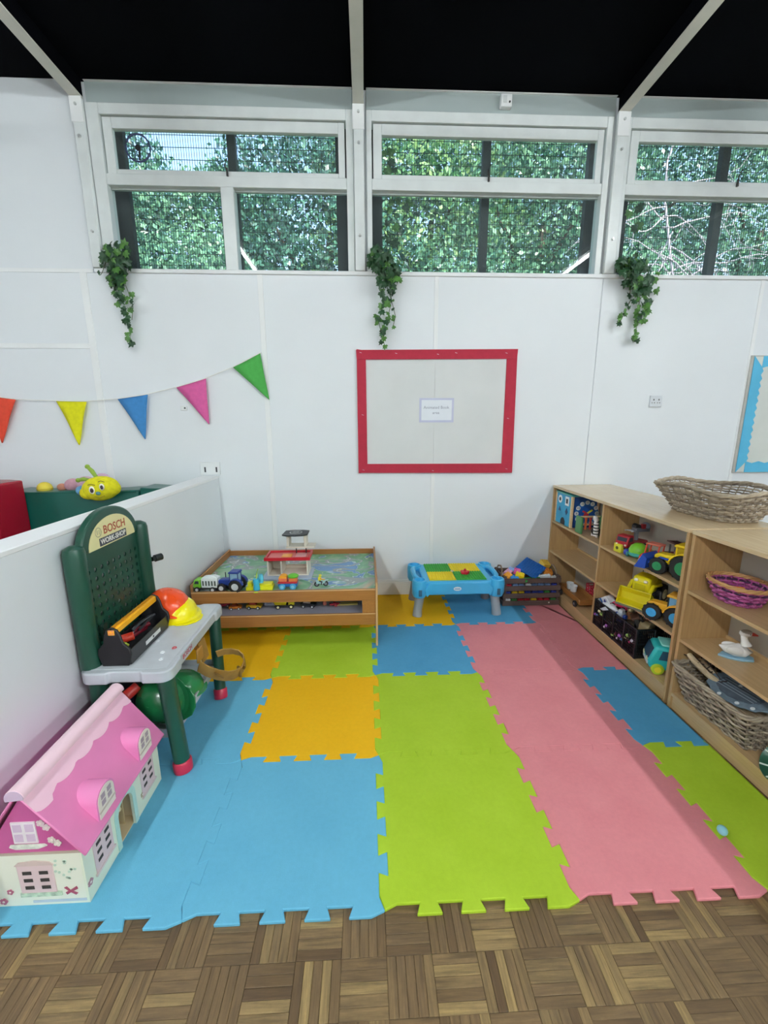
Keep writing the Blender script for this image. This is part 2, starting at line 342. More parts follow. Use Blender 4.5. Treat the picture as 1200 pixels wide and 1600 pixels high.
for x, y, a in near:
    o = bpy.data.objects.new('parquet_block', fm); C.objects.link(o); o.parent = floor; o.location = (x, y, FZ - .0055 + random.uniform(-.0004, .0003)); o.rotation_euler = (random.uniform(-.004, .004), random.uniform(-.002, .002), a)
rest += list(fingers(-4.4, 5.9, -5.4, -.93)) if False else []
for i in range(-36, 48):     # coarse remainder of the floor: one square per block row
    for j in range(-44, 21):
        x, y = i * SQ + SQ / 2, j * SQ + SQ / 2 + .02
        if -1.5 < x < 1.6 and -.9 < y < .2: continue
        if -1.2 < x < 1.5 and y > .1: continue
        if y > 2.3: continue
        if y < -2.5 or x < -3 or x > 3.5: continue
        h = (i + j) % 2
        for k in range(NS):
            o = (k - 2) * FW; rest.append((x, y + o, 0) if h else (x + o, y, PI / 2))
V, F_, UVs, TN = [], [], [], []
for x, y, a in rest:
    L, W_ = SQ - .0008, FW - .0008; b = len(V); ca, sa = (1, 0) if a == 0 else (0, 1); tn = random.random(); dz = random.uniform(-.0004, .0003)
    for zz in (FZ - .011, FZ + dz):
        for u, v in ((-L / 2, -W_ / 2), (L / 2, -W_ / 2), (L / 2, W_ / 2), (-L / 2, W_ / 2)): V.append((x + u * ca - v * sa, y + u * sa + v * ca, zz))
    for q in ((4, 5, 6, 7), (0, 1, 5, 4), (1, 2, 6, 5), (2, 3, 7, 6), (3, 0, 4, 7)): F_.append([b + k for k in q]); TN.append(tn); UVs += [((V[b + k][0] - x) * ca + (V[b + k][1] - y) * sa, -(V[b + k][0] - x) * sa + (V[b + k][1] - y) * ca) for k in q]
me = bpy.data.meshes.new('parquet_block'); me.from_pydata(V, [], F_); uv = me.uv_layers.new(name='UVMap')
uv.data.foreach_set('uv', [c for p in UVs for c in p]); at = me.attributes.new('tone', 'FLOAT', 'FACE'); at.data.foreach_set('value', TN); me.materials.append(PQS)
o = bpy.data.objects.new('parquet_block', me); C.objects.link(o); o.parent = floor; o['kind'] = 'stuff'
# ------------------------------------------------------------------ foam mats
T = .6; A_ = .0155; CC = .036
def edge(L=T):
    # CCW edge along +u, outward = +v ; begins with gap, ends with tab
    s_ = (L - 2 * CC) / 8; P = [(CC, -A_)]; d = .006
    for k in range(1, 8):
        u = CC + k * s_
        if k % 2 == 1: P += [(u + d, -A_), (u - d, A_)]
        else: P += [(u + d, A_), (u - d, -A_)]
    P.append((L - CC * 1.15, A_)); return P
def mat_outline(i, j):
    P = []
    x0, y0 = i * T, j * T
    for k, (ox, oy) in enumerate(((0, 0), (T, 0), (T, T), (0, T))):
        dx, dy = ((1, 0), (0, 1), (-1, 0), (0, -1))[k]; nx, ny = ((0, -1), (1, 0), (0, 1), (-1, 0))[k]
        straight = (k == 1 and i == 2) or (k == 2 and j == 3) or (k == 3 and i == -2)
        P.append((x0 + ox, y0 + oy, 'c'))
        if not straight: P += [(x0 + ox + dx * u + nx * v, y0 + oy + dy * u + ny * v, 'e') for u, v in edge()]
    Q = []
    for x, y, c_ in P:
        x = min(x, 1.499); y = min(y, YW - .02); x = max(x, -1.208)
        if not Q or (abs(Q[-1][0] - x) + abs(Q[-1][1] - y)) > 1e-4: Q.append((x, y))
    return Q
OR, GN, PK, BL, B2 = (MORANGE, 'orange'), (MGREEN, 'lime green'), (MPINK, 'pink'), (MBLUE, 'light blue'), (MBLUE2, 'mid blue')
mats = {(-2, 0): (BL, 'light blue foam mat under the pink dolls house, front left corner'), (-1, 0): (BL, 'light blue foam mat at the front edge, left of the big green one'),
 (0, 0): (GN, 'lime green foam mat at the front edge, between blue and pink'), (1, 0): (PK, 'pink foam mat at the front edge, lightest and largest of the pinks'), (2, 0): (GN, 'lime green foam mat by the wicker basket with small ball on it'),
 (-2, 1): (BL, 'blue foam mat under the front feet of the toy workbench'), (-1, 1): (OR, 'orange foam mat in open floor, ringed by blue and green mats'), (0, 1): (GN, 'lime green foam mat, second back from the front edge'),
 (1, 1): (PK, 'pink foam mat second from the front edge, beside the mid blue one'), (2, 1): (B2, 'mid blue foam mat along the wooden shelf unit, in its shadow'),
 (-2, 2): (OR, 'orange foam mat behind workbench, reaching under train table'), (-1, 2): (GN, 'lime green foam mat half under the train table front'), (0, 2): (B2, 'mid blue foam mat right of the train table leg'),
 (1, 2): (PK, 'pink foam mat in front of the small blue activity table'), (2, 2): (PK, 'pink foam mat beside shelf, in front of slatted crate'),
 (-2, 3): (GN, 'green foam mat in the far left corner under train table'), (-1, 3): (OR, 'orange foam mat at wall under the train table'), (0, 3): (OR, 'orange foam mat at wall under left leg of activity table'),
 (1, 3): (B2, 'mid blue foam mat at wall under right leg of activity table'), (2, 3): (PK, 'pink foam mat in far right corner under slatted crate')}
for (i, j), ((mm, cn), lab) in mats.items():
    tag(G().prism(mat_outline(i, j), 'z', FZ, random.uniform(-.0008, 0)).out('foam_mat', mm, bev=.0022, smooth=False), lab, 'foam mat', 'interlocking foam floor mats')
tag(G().sph((1.205, .179, .0175), .0165).out('bead', pm('#8fd0dc', .3)), 'small pale blue ball on the front green mat', 'ball')
# ================================================================== LAMPS
def lamp(x, y0, y1, lab, tm=None):
    t = thing('ceiling_light', lab, 'light', (x, (y0 + y1) / 2, 3.34))
    G().bb(x - .03, x + .03, y0 - .03, y1 + .03, 3.335, 3.385).out('housing', TRIMW, t, bev=.004)
    G().cyl((x, y0, 3.30), (x, y1, 3.30), .019, n=10).out('tube', tm or TUBEM, t)
    for y in (y0, y1): G().bb(x - .02, x + .02, y - .02, y + .005 if y == y0 else y + .02, 3.275, 3.34).out('lamp_holder', TRIMW, t)
    for y in (y0 + .2, y1 - .2): G().cyl((x, y, 3.38), (x, y, 3.665), .006, n=8).out('hanging_rod', TRIMW, t)
lamp(-1.38, -.06, 1.27, 'hanging fluorescent tube above left partition, nearest the windows')
lamp(2.52, -.02, 1.33, 'hanging fluorescent tube beyond the shelf, nearest the windows')
lamp(-1.38, -3.4, -2.0, 'hanging fluorescent tube on the left, middle row of the room', TUBEF)
lamp(2.52, -3.4, -2.0, 'hanging fluorescent tube on the right, middle row of the room', TUBEF)
lamp(-1.38, -6.9, -5.5, 'added fill tube on the left, row furthest from windows', TUBEF)  # unseen rear row, added to raise the fill
lamp(2.52, -6.9, -5.5, 'added fill tube on the right, row furthest from windows', TUBEF)  # second unseen tube of the added fill row
lamp(-3.6, -1.9, -.5, 'hanging fluorescent tube over the soft play side', TUBEM)
lamp(5.3, -3.4, -2.0, 'added fill tube by the right wall, middle row', TUBEF)  # unseen tube added for fill from the right
# ================================================================== BOARDS, BUNTING
def crepe(c): return pm(c, .8, .06, sc=30, bmp=.5)
t = thing('notice_board', 'notice board with red paper border and blank cream backing', 'notice board', (.52, YW, 1.04))
x0, x1, z0, z1 = -.10, 1.145, 1.043, 1.985
G().bb(x0 + .01, .502, YW - .010, YW - .0055, z0 + .01, z1 - .01).out('backing_paper', pm('#d6d9d8', .85, .03, sc=4), t)
G().bb(.503, x1 - .01, YW - .011, YW - .0055, z0 + .01, z1 - .01).out('backing_paper', pm('#d6d9d8', .85, .03, sc=4), t)
RD = crepe('#b3283f')
G().prism([(x0, z0), (x0 + .072, z0 + .01), (x0 + .069, z1 - .05), (x0 + .075, z1 - .01), (x0, z1)], 'y', YW - .0165, YW - .011).out('border_strip', RD, t)
G().prism([(x1 - .085, z0), (x1 + .006, z0 + .002), (x1 - .008, z1 - .005), (x1 - .088, z1 - .01)], 'y', YW - .0165, YW - .011).out('border_strip', RD, t)
G().prism([(x0, z1 - .075), (x1 - .01, z1 - .066), (x1 - .006, z1 + .005), (x0 - .004, z1 - .006)], 'y', YW - .021, YW - .0168).out('border_strip', RD, t)
G().prism([(x0 + .004, z0 + .004), (x1 + .004, z0 - .006), (x1 - .01, z0 + .07), (x0 + .002, z0 + .075)], 'y', YW - .021, YW - .0168).out('border_strip', RD, t)
for x, z in ((-.07, 1.96), (.2, 1.955), (.52, 1.95), (.66, 1.96), (1.05, 1.96), (-.06, 1.5), (1.09, 1.47), (.5, 1.06), (1.1, 1.07), (-.06, 1.07)):
    G().box((x, YW - .0222, z), (.016, .001, .003), (0, .3, 0)).out('staple', pm('#c9c9cc', .3, metal=.6), t)
t = thing('notice', 'small laminated notice with two lines of script, centre of red board', 'notice', (.52, YW - .012, 1.535))
G().bb(.383, .656, YW - .0135, YW - .0125, 1.441, 1.627).out('laminate', pm('#c3c7dd', .12, .03), t)
G().bb(.400, .640, YW - .0145, YW - .0136, 1.458, 1.612).out('paper', pm('#e2e7ee', .25, .02), t)
TX = pm('#8e93a4', .6); textpart('Animated Book', t, TX, (.518, YW - .0150, 1.555), (R(90), 0, 0), .032, .0002); textpart('area', t, TX, (.515, YW - .0150, 1.515), (R(90), 0, 0), .032, .0002)
t = thing('notice_board', 'notice board with scalloped sky blue border at right edge', 'notice board', (3.6, YW, 1.02))
G().bb(3.02, 4.3, YW - .015, YW - .0055, 1.02, 1.95).out('board_edge', pm('#b8b7b0', .6), t)
G().bb(3.045, 4.29, YW - .018, YW - .015, 1.03, 1.94).out('backing_paper', pm('#d3d8d2', .85, .03), t)
CY = pm('#55b7dd', .6, .04)
P = [(3.04, 1.025), (3.04, 1.945)]; n = 13
P += [(3.115 + (.016 if k % 2 else 0), 1.86 - k * (.75 / (2 * n))) for k in range(2 * n + 1)]
G().prism(P[:2] + P[2:], 'y', YW - .021, YW - .0181).out('scalloped_border', CY, t)
P = [(3.115, 1.945), (4.29, 1.945)] + [(4.28 - k * .0555, 1.87 - (.016 if k % 2 else 0)) for k in range(22)]
G().prism(P, 'y', YW - .021, YW - .0181).out('scalloped_border', CY, t)
P = [(3.115, 1.025), (4.29, 1.025)] + [(4.28 - k * .0555, 1.10 + (.016 if k % 2 else 0)) for k in range(22)]
G().prism(P, 'y', YW - .021, YW - .0181).out('scalloped_border', CY, t)
# bunting
YB = YW - .03
t = thing('bunting', 'string of felt bunting flags sagging along the left wall', 'bunting', (-2.0, YB, 1.6))
sp = [(-4.0, 1.98), (-3.4, 1.78), (-2.87, 1.648), (-2.64, 1.618), (-2.355, 1.607), (-2.134, 1.602), (-1.904, 1.621), (-1.677, 1.654), (-1.461, 1.705), (-1.235, 1.77), (-1.028, 1.85), (-.82, 1.951)]
G().tube([(x, YB, z + .003) for x, z in sp] + [(-.815, YW - .005, 1.955)], .003, 5).out('string', pm('#e8e8e2', .8), t)
fl = {'#e04a32': ((-2.87, 1.648), (-2.645, 1.618), (-2.80, 1.300)), '#e3e010': ((-2.355, 1.607), (-2.134, 1.602), (-2.234, 1.281)), '#3f86c4': ((-1.904, 1.621), (-1.677, 1.654), (-1.735, 1.323)), '#d9609f': ((-1.461, 1.705), (-1.235, 1.77), (-1.241, 1.433)), '#4cab4e': ((-1.028, 1.85), (-.82, 1.951), (-.773, 1.615))}
for (c_, (a, b, d)), nm in zip(fl.items(), ('red', 'yellow', 'blue', 'pink', 'green')):
    g = G(); N = 8; rows = []
    for i in range(N + 1):
        f = i / N; L_ = Vector((a[0], 0, a[1])).lerp(Vector((d[0], 0, d[1])), f); R_ = Vector((b[0], 0, b[1])).lerp(Vector((d[0], 0, d[1])), f)
        rows.append([g.bm.verts.new(L_.lerp(R_, u / 4) + Vector((0, YB + .006 * math.sin(f * 5 + u * .8), 0))) for u in range(5)])
    for A, B in zip(rows, rows[1:]):
        for k in range(4): g.bm.faces.new((A[k], B[k], B[k + 1], A[k + 1]))
    bmesh.ops.remove_doubles(g.bm, verts=g.bm.verts, dist=1e-5)
    o = g.out('flag', pm(c_, .85, .06, sc=40, bmp=.3), t); o['label'] = nm + ' felt flag'; s_ = o.modifiers.new('s', 'SOLIDIFY'); s_.thickness = .002
# ================================================================== OUTDOORS
struct(G().bb(-14, 18, YW + .35, 22, -.6, -.4).out('ground', pm('#5b6b3c', .9, .3, sc=2)))
def leafmat(name, a, b, tr=.35):
    m, t, p = base(name); geo = t.nodes.new('ShaderNodeNewGeometry'); n = noise(t, geo.outputs['Position'], 1.1, 6, .75)
    at = t.nodes.new('ShaderNodeAttribute'); at.attribute_name = 'tone'
    ad = t.nodes.new('ShaderNodeMath'); ad.operation = 'ADD'; t.links.new(n, ad.inputs[0]); t.links.new(at.outputs['Fac'], ad.inputs[1])
    t.links.new(ramp(t, ad.outputs[0], [(.42, shade(a, .55)), (.62, a), (.98, b)]), p.inputs['Base Color'])
    p.inputs['Roughness'].default_value = .38; p.inputs['Specular IOR Level'].default_value = .7
    tl = t.nodes.new('ShaderNodeBsdfTranslucent'); t.links.new(ramp(t, ad.outputs[0], [(.42, shade(a, .55)), (.62, a), (.98, b)]), tl.inputs[0])
    mx = t.nodes.new('ShaderNodeMixShader'); mx.inputs[0].default_value = tr; o = t.nodes['Material Output']
    t.links.new(p.outputs[0], mx.inputs[1]); t.links.new(tl.outputs[0], mx.inputs[2]); t.links.new(mx.outputs[0], o.inputs[0]); return m
LEAFA = leafmat('foliage_mid', '#2f6250', '#8fc092'); LEAFB = leafmat('foliage_dark', '#244f48', '#6fa98c'); LEAFC = leafmat('foliage_light', '#4b8450', '#b9d990')
BARK = pm('#4a3f34', .85, .3, sc=20, bmp=.6)
import numpy as np
def foliage(blobs, n, size, mat_, parent, seed):
    rg = np.random.default_rng(seed); tot = sum(b[3] ** 2 for b in blobs); V = []; TN = []
    for bx, by, bz, r in blobs:
        k = int(n * r * r / tot); d = rg.normal(size=(k, 3)); d /= np.linalg.norm(d, axis=1)[:, None]
        rad = r * (.62 + .42 * rg.random((k, 1)) ** .5); c = d * rad * np.array([1, .8, .95]) + np.array([bx, by, bz])
        c += rg.normal(size=(k, 3)) * .05
        u = rg.normal(size=(k, 3)); u /= np.linalg.norm(u, axis=1)[:, None]; v = np.cross(u, d + rg.normal(size=(k, 3)) * .5); v /= np.linalg.norm(v, axis=1)[:, None]
        s = size * (.6 + .8 * rg.random((k, 1)))
        V.append(np.stack([c - u * s, c - v * s * .55, c + u * s, c + v * s * .55], 1)); TN.append(rg.random(k) * .42)
    V = np.concatenate(V); TN = np.concatenate(TN); k = len(V)
    me = bpy.data.meshes.new('foliage'); off = np.array(parent.location[:])
    me.vertices.add(k * 4); me.vertices.foreach_set('co', (V - off).reshape(-1).astype(np.float32))
    me.loops.add(k * 4); me.loops.foreach_set('vertex_index', np.arange(k * 4, dtype=np.int32))
    me.polygons.add(k); me.polygons.foreach_set('loop_start', np.arange(0, k * 4, 4, dtype=np.int32)); me.update(calc_edges=True)
    at = me.attributes.new('tone', 'FLOAT', 'FACE'); at.data.foreach_set('value', TN.astype(np.float32)); me.materials.append(mat_)
    o = bpy.data.objects.new('foliage', me); C.objects.link(o); o.parent = parent; o['kind'] = 'stuff'; return o
def limb(g, a, b, r0, r1, wob, seg=7):
    a = Vector(a); b = Vector(b); P = [a.lerp(b, k / seg) + (Vector((random.uniform(-1, 1), random.uniform(-1, 1), random.uniform(-.6, .6))) * wob if 0 < k < seg else Vector()) for k in range(seg + 1)]
    g.tube(P, [r0 + (r1 - r0) * k / seg for k in range(seg + 1)], 6); return P
TREES = [(-6.4, 9.2, 5.4, 1.9, LEAFB, 'dense dark green tree seen at left end of left window'), (-3.6, 8.6, 4.7, 1.6, LEAFA, 'bushy green tree seen low in the left half of left window'),
 (-.9, 8.4, 5.2, 1.8, LEAFB, 'deep green tree seen behind the right panes of left window'), (1.2, 8.8, 5.6, 1.9, LEAFC, 'sunlit yellow green tree behind left half of middle window'),
 (3.3, 8.0, 5.2, 1.9, LEAFA, 'bright leafy tree behind right half of middle window'), (5.6, 9.3, 5.8, 2.3, LEAFB, 'dark green tree behind the bare branches at right window'), (8.6, 9.0, 5.6, 2.3, LEAFA, 'leafy tree at far right beyond right window')]
for k, (x, y, h, r, mm, lab) in enumerate(TREES):
    t = thing('leafy_tree', lab, 'tree', (x, y, -.4), group='trees beyond the windows')
    g = G(); limb(g, (x, y, -.4), (x + .2, y, h), .2, .06, .1)
    for q in range(5): a = q * 1.3; limb(g, (x, y, h - 2.6 + q * .35), (x + r * .7 * math.cos(a), y + r * .6 * math.sin(a), h - .6 + q * .2), .07, .02, .08)
    g.out('trunk', BARK, t)
    bl = [(x, y, h, r), (x - r * .6, y - .3, h - r * .8, r * .8), (x + r * .6, y - .4, h - r * .7, r * .8), (x + r * .2, y - .5, h - r * 1.6, r * .85), (x - r * .5, y + .3, h + r * .5, r * .7), (x + r * .6, y + .2, h + r * .55, r * .65)]
    foliage(bl, 27000, .050, mm, t, k)
t = thing('hedge', 'tall shaggy hedge closest behind the window screens', 'hedge', (1.5, 6.2, -.4), group=None)
foliage([(x, 6.2 + .3 * math.sin(x * 3), 2.5 + .5 * math.sin(x * 1.7), 1.25) for x in (-5.4, -4.0, -2.6, -1.2, .2, 1.6, 3.0, 4.4, 5.8, 7.2, 8.6)], 45000, .042, LEAFA, t, 77)
g = G()
for x in (-5, -3, -1, 1, 3, 5, 7): limb(g, (x, 6.2, -.4), (x + .2, 6.2, 2.8), .05, .02, .05)
g.out('stems', BARK, t)
# bare pale branches at the right window
t = thing('bare_branches', 'tangle of pale bare branches behind the right window', 'branches', (4.2, 4.7, -.4))
TW = pm('#b9aeb4', .7, .12, sc=20); rb = random.Random(5)
g = G(); P = limb(g, (4.15, 4.7, -.4), (3.75, 4.7, 5.6), .022, .010, .11, 12); g.out('main_stem', TW, t)
for q in range(54):
    g = G(); a = P[rb.randrange(4, 10)] + Vector((0, 0, rb.uniform(-.3, .3))); ang = rb.uniform(0, 2 * PI); L_ = rb.uniform(.7, 1.8); pts = [a]; d = Vector((math.cos(ang), .25 * rb.uniform(-1, 1), math.sin(ang) * .7 - .1)).normalized()
    for k in range(9): d = (d + Vector((rb.uniform(-.45, .45), rb.uniform(-.1, .1), rb.uniform(-.5, .35)))).normalized(); pts.append(pts[-1] + d * L_ / 9)
    g.tube(pts, [.0095 - .0008 * k for k in range(10)], 5)
    for s_ in range(5):
        b = pts[rb.randrange(3, 9)]; e = b + Vector((rb.uniform(-.4, .4), rb.uniform(-.1, .1), rb.uniform(-.5, .3))); g.tube([b, b.lerp(e, .5) + Vector((.05, 0, -.05)), e], [.0045, .0035, .002], 4)
    g.out('branch', TW, t)
# ------------------------------------------------------------------ ivy
def ivyleaf():
    pts = [(0, 0), (.25, -.12), (.5, .1), (.34, .3), (.42, .62), (.16, .6), (0, 1.0)]
    full = pts + [(-x, y) for x, y in pts[-2:0:-1]]
    bm = bmesh.new(); c = bm.verts.new((0, .35, .06)); vs = [bm.verts.new((x, y, -.10 * abs(x) * 2 - .05 * y * y)) for x, y in full]
    for k in range(len(vs)): bm.faces.new((c, vs[k], vs[(k + 1) % len(vs)]))
    bmesh.ops.recalc_face_normals(bm, faces=bm.faces); return bm
def ivymat(name, a, b):
    m, t, p = base(name); oi = t.nodes.new('ShaderNodeObjectInfo'); v = coords(t); n = noise(t, v, 4, 3)
    c = ramp(t, oi.outputs['Random'], [(0, a), (1, b)]); t.links.new(mixrgb(t, n, c, shade(b, 1.3)), p.inputs['Base Color']); p.inputs['Roughness'].default_value = .45; return m
IVM = [ivymat('ivy_dark', '#122c19', '#234a2a'), ivymat('ivy_fresh', '#2a5224', '#4f7d38')]
ILM = []
for mm in IVM:
    bm = ivyleaf(); me = bpy.data.meshes.new('leaf'); bm.to_mesh(me); bm.free(); me.materials.append(mm); ILM.append(me)
def px2w(px, py, y):
    u, v = (px - 600) / 649.8, (800 - py) / 649.8; d = _r * u + _u * v + _f; k = (y + .9758) / d.y
    return Vector((-.0401, -.9758, 1.4302)) + d * k
def ivy(lab, mass, strands, loners, seed, y=YW - .05, stemcol='#4a5a38'):
    rg = random.Random(seed); o = px2w(*mass[0][:2], YW - .05); t = thing('ivy', lab, 'ivy', o)
    def leaf(p, s, fresh=0, droop=1):
        l = bpy.data.objects.new('leaf', ILM[1 if rg.random() < fresh else 0]); C.objects.link(l); l.parent = t; l.location = p - o
        l.rotation_euler = (R(90 + rg.uniform(-35, 40)), R(rg.uniform(-40, 40)) + (PI if droop and rg.random() < .75 else 0), R(rg.uniform(-35, 35))); l.scale = (s, s, s)
    for cx, cy, rx, ry, n in mass:
        for _ in range(n):
            a = rg.uniform(0, 2 * PI); q = rg.random() ** .5; leaf(px2w(cx + rx * q * math.cos(a), cy + ry * q * math.sin(a), y - rg.uniform(-.02, .07)), rg.uniform(.045, .075), .2)
    g = G()
    for pts, n, s in strands:
        W_ = [px2w(a, b, y + .015) for a, b in pts]; g.tube([o + Vector((0, .02, 0))] + W_, .0022, 4)
        for k in range(n):
            f = k / max(1, n - 1) * (len(W_) - 1); i = min(int(f), len(W_) - 2); leaf(W_[i].lerp(W_[i + 1], f - i) + Vector((rg.uniform(-.025, .025), rg.uniform(-.04, -.005), 0)), s * rg.uniform(.7, 1.1), .35 + .3 * k / n)
    for a, b, s in loners: leaf(px2w(a, b, y), s, .8)
    g.out('stems', pm(stemcol, .8), t)
ivy('trailing ivy at the left window post, above the bunting', [(180, 395, 20, 18, 40), (186, 425, 22, 22, 32)],
    [([(185, 440), (192, 470), (200, 500), (204, 534)], 16, .055), ([(190, 430), (200, 455), (208, 480), (206, 500)], 12, .055), ([(172, 420), (180, 450), (190, 475)], 9, .05), ([(165, 410), (160, 425), (157, 430)], 4, .035)], [(160, 402, .06)], 3)
ivy('trailing ivy at middle post, above corner of red board', [(590, 402, 14, 14, 28), (606, 425, 20, 18, 34)],
    [([(600, 440), (597, 475), (592, 505), (601, 540)], 18, .055), ([(608, 440), (612, 470), (605, 500), (601, 520)], 14, .055), ([(617, 425), (622, 440), (618, 450)], 6, .05), ([(612, 470), (618, 495), (614, 510)], 5, .035)], [], 4)
ivy('fullest trailing ivy, at the right window post', [(985, 412, 22, 14, 40), (1000, 435, 22, 24, 44)],
    [([(1000, 455), (998, 485), (995, 510), (990, 535)], 16, .06), ([(990, 460), (978, 485), (968, 505)], 9, .05), ([(1005, 455), (1008, 475), (1002, 500)], 10, .06), ([(985, 470), (972, 490), (964, 503)], 5, .035)], [(1024, 433, .07), (1026, 451, .06), (1020, 470, .065), (1028, 425, .04)], 5)
rg = random.Random(9)
for lab, cl in (('climbing ivy outside glass at left edge of middle window', [(600, 236), (609, 250), (612, 233), (604, 262), (616, 262), (612, 313), (622, 310), (632, 320), (640, 315), (610, 325), (616, 352), (624, 355), (606, 345), (615, 375), (608, 372)]), ('climbing ivy outside glass at left edge of right window', [(998, 322), (1004, 318), (990, 310), (992, 352), (1000, 348), (985, 330)])):
    ys = YS - .012; o = px2w(cl[0][0], cl[0][1], ys); t = thing('ivy', lab, 'ivy', o)
    pts = [px2w(a, b, ys + .008) for a, b in cl]; G().tube([px2w(cl[0][0] - 14, cl[0][1] - 30, YS + .01)] + pts, .002, 4).out('stems', pm('#3e4c30', .8), t)
    for a, b in cl:
        l = bpy.data.objects.new('leaf', ILM[rg.random() < .5]); C.objects.link(l); l.parent = t; l.location = px2w(a, b, ys - .008) - o; l.rotation_euler = (R(rg.uniform(70, 110)), R(rg.uniform(140, 220)), R(rg.uniform(-20, 20))); s = rg.uniform(.05, .08); l.scale = (s, s, s)
# ================================================================== SOFT PLAY behind the partition
GP = pm('#0d5b50', .28, .05, sc=5, bmp=.03)
def pad(name, lab, x0, x1, y0, y1, z1, mat_, rot=0, seam='x'):
    t = thing(name, lab, 'soft play pad', ((x0 + x1) / 2, (y0 + y1) / 2, FZ - .012))
    g = G().bb(x0, x1, y0, y1, FZ - .012, z1); bmesh.ops.subdivide_edges(g.bm, edges=g.bm.edges[:], cuts=9, use_grid_fill=True)
    for v in g.bm.verts:
        c = v.co; v.co = c + Vector((0, .004 * math.sin(c.x * 23 + c.z * 31) if y0 + .001 < c.y < y1 - .001 or c.y <= y0 + .001 else 0, .006 * math.sin(c.x * 14 + 1) if c.z > z1 - .001 else 0))
    g.out('cover', mat_, t, bev=.012, seg=3)
    G().tube([(x0 + .01, y0 - .001, z1 - .006), (x1 - .01, y0 - .001, z1 - .006)], .005, 6).out('piping', mat_, t)
    G().tube([(x1 - .002, y0 + .004, .1), (x1 - .002, y0 + .004, z1 - .01)], .005, 6).out('piping', mat_, t); return t
pad('soft_play_pad', 'long dark green padded vinyl block along the wall', -2.66, -1.72, 2.13, 2.36, .955, GP)
pad('soft_play_pad', 'short dark green padded vinyl block ending at the partition', -1.715, -1.36, 2.14, 2.36, .972, GP)
pad('soft_play_pad', 'deep red padded vinyl block at left edge', -3.3, -2.515, 1.85, 2.12, 1.045, pm('#a30f2a', .25, .06, sc=5, bmp=.03))
# plush toy
t = thing('plush_toy', 'plush yellow headed caterpillar lying on green padded block', 'plush toy', (-1.97, 2.2, .975))
YP = pm('#e4dc1c', .9, .12, sc=40, bmp=.5)
hc = Vector((-1.945, 2.07, .985))
G().sph(hc, (.128, .085, .088), (0, R(-8), 0), 20).out('head', YP, t)
G().sph(hc + Vector((-.085, 0, -.03)), (.06, .06, .05)).sph(hc + Vector((.07, 0, .0)), (.065, .06, .055)).out('cheeks', YP, t)
for x, z, r in ((-.012, .0, .024), (.058, .022, .021)):
    e = G().sph(hc + Vector((x, -.082, z)), (r * .85, .008, r * 1.15)).out('eye', pm('#f4f1e6', .5), t); G().sph(hc + Vector((x + .003, -.089, z - .002)), (r * .5, .005, r * .7)).out('pupil', pm('#3d2f30', .3), e)
    G().tube([hc + Vector((x - r, -.082, z + .035)), hc + Vector((x, -.084, z + .042)), hc + Vector((x + r, -.080, z + .034))], .0025, 5).out('eyebrow', pm('#6b5a20', .8), t)
G().sph(hc + Vector((.032, -.09, -.022)), (.016, .012, .013)).out('nose', pm('#5c8f8f', .8), t)
G().tube([hc + Vector((.0, -.084, -.045)), hc + Vector((.035, -.086, -.055)), hc + Vector((.065, -.075, -.04))], .002, 5).out('mouth', pm('#8d7d1e', .8), t)
for a, b in (((-.02, 0, .08), (-.085, .02, .155)), ((-.07, 0, .06), (-.15, .0, .06))):
    p, q = hc + Vector(a), hc + Vector(b); G().tube([p, p.lerp(q, .5) + Vector((0, 0, .008)), q], [.012, .015, .011], 8).sph(q, .016).out('antenna', pm('#8fae44', .9, sc=30, bmp=.4), t)
for (x, y, z, r, c_) in ((-2.06, 2.2, .985, .062, '#d9a9b6'), (-2.14, 2.22, 1.0, .062, '#d8b3c4'), (-2.235, 2.22, .99, .056, '#c99aa8'), (-2.32, 2.22, .975, .032, '#c98a72'), (-2.11, 2.12, .963, .04, '#6fa9d6'), (-2.03, 2.24, 1.03, .05, '#dcb9cf')):
    G().sph((x, y, z), (r * 1.15, r * .8, r * .9)).out('body_segment', pm(c_, .9, .1, sc=40, bmp=.5), t)
t = thing('soft_ball', 'pale yellow ball peeping over green padded block', 'ball', (-2.47, 2.25, .99)); G().sph((-2.47, 2.25, .962), .05).out('ball', pm('#e8d24a', .7), t); G().torus((-2.47, 2.25, .962), .0502, .0015).out('seam', pm('#c7b23c', .7), t)
# ================================================================== TOY HELPERS
TYRE = pm('#1a1b1d', .6, .1)
def wheel(t, x, y, z, r, w_, hub, tyre=None, name='wheel', knob=0):
    s_ = 1 if y > 0 else -1
    g = G().cyl((x, y - w_ / 2, z), (x, y + w_ / 2, z), r, n=20)
    for k in range(knob): a = 2 * PI * k / knob; g.box((x + r * math.cos(a), y, z + r * math.sin(a)), (r * .14, w_, r * .2), (0, -a, 0))
    o = g.out(name, tyre or TYRE, t, bev=r * .1, world=False, ang=50)
    G().cyl((x, y - w_ / 2 - .0012, z), (x, y + w_ / 2 + .0012, z), r * .55, n=14).cyl((x, y - w_ / 2 - r * .06, z), (x, y + w_ / 2 + r * .06, z), r * .16, n=8).out('hub', pm(hub, .35), o, world=False)
def L(g, name, c, t, bev=.002, **k): return g.out(name, pm(c, .33) if isinstance(c, str) else c, t, bev=bev, world=False, **k)
def cabwin(t, pts, y0, y1, c='#20303c'):
    L(G().prism(pts, 'y', y0, y1), 'window', c, t, 0)
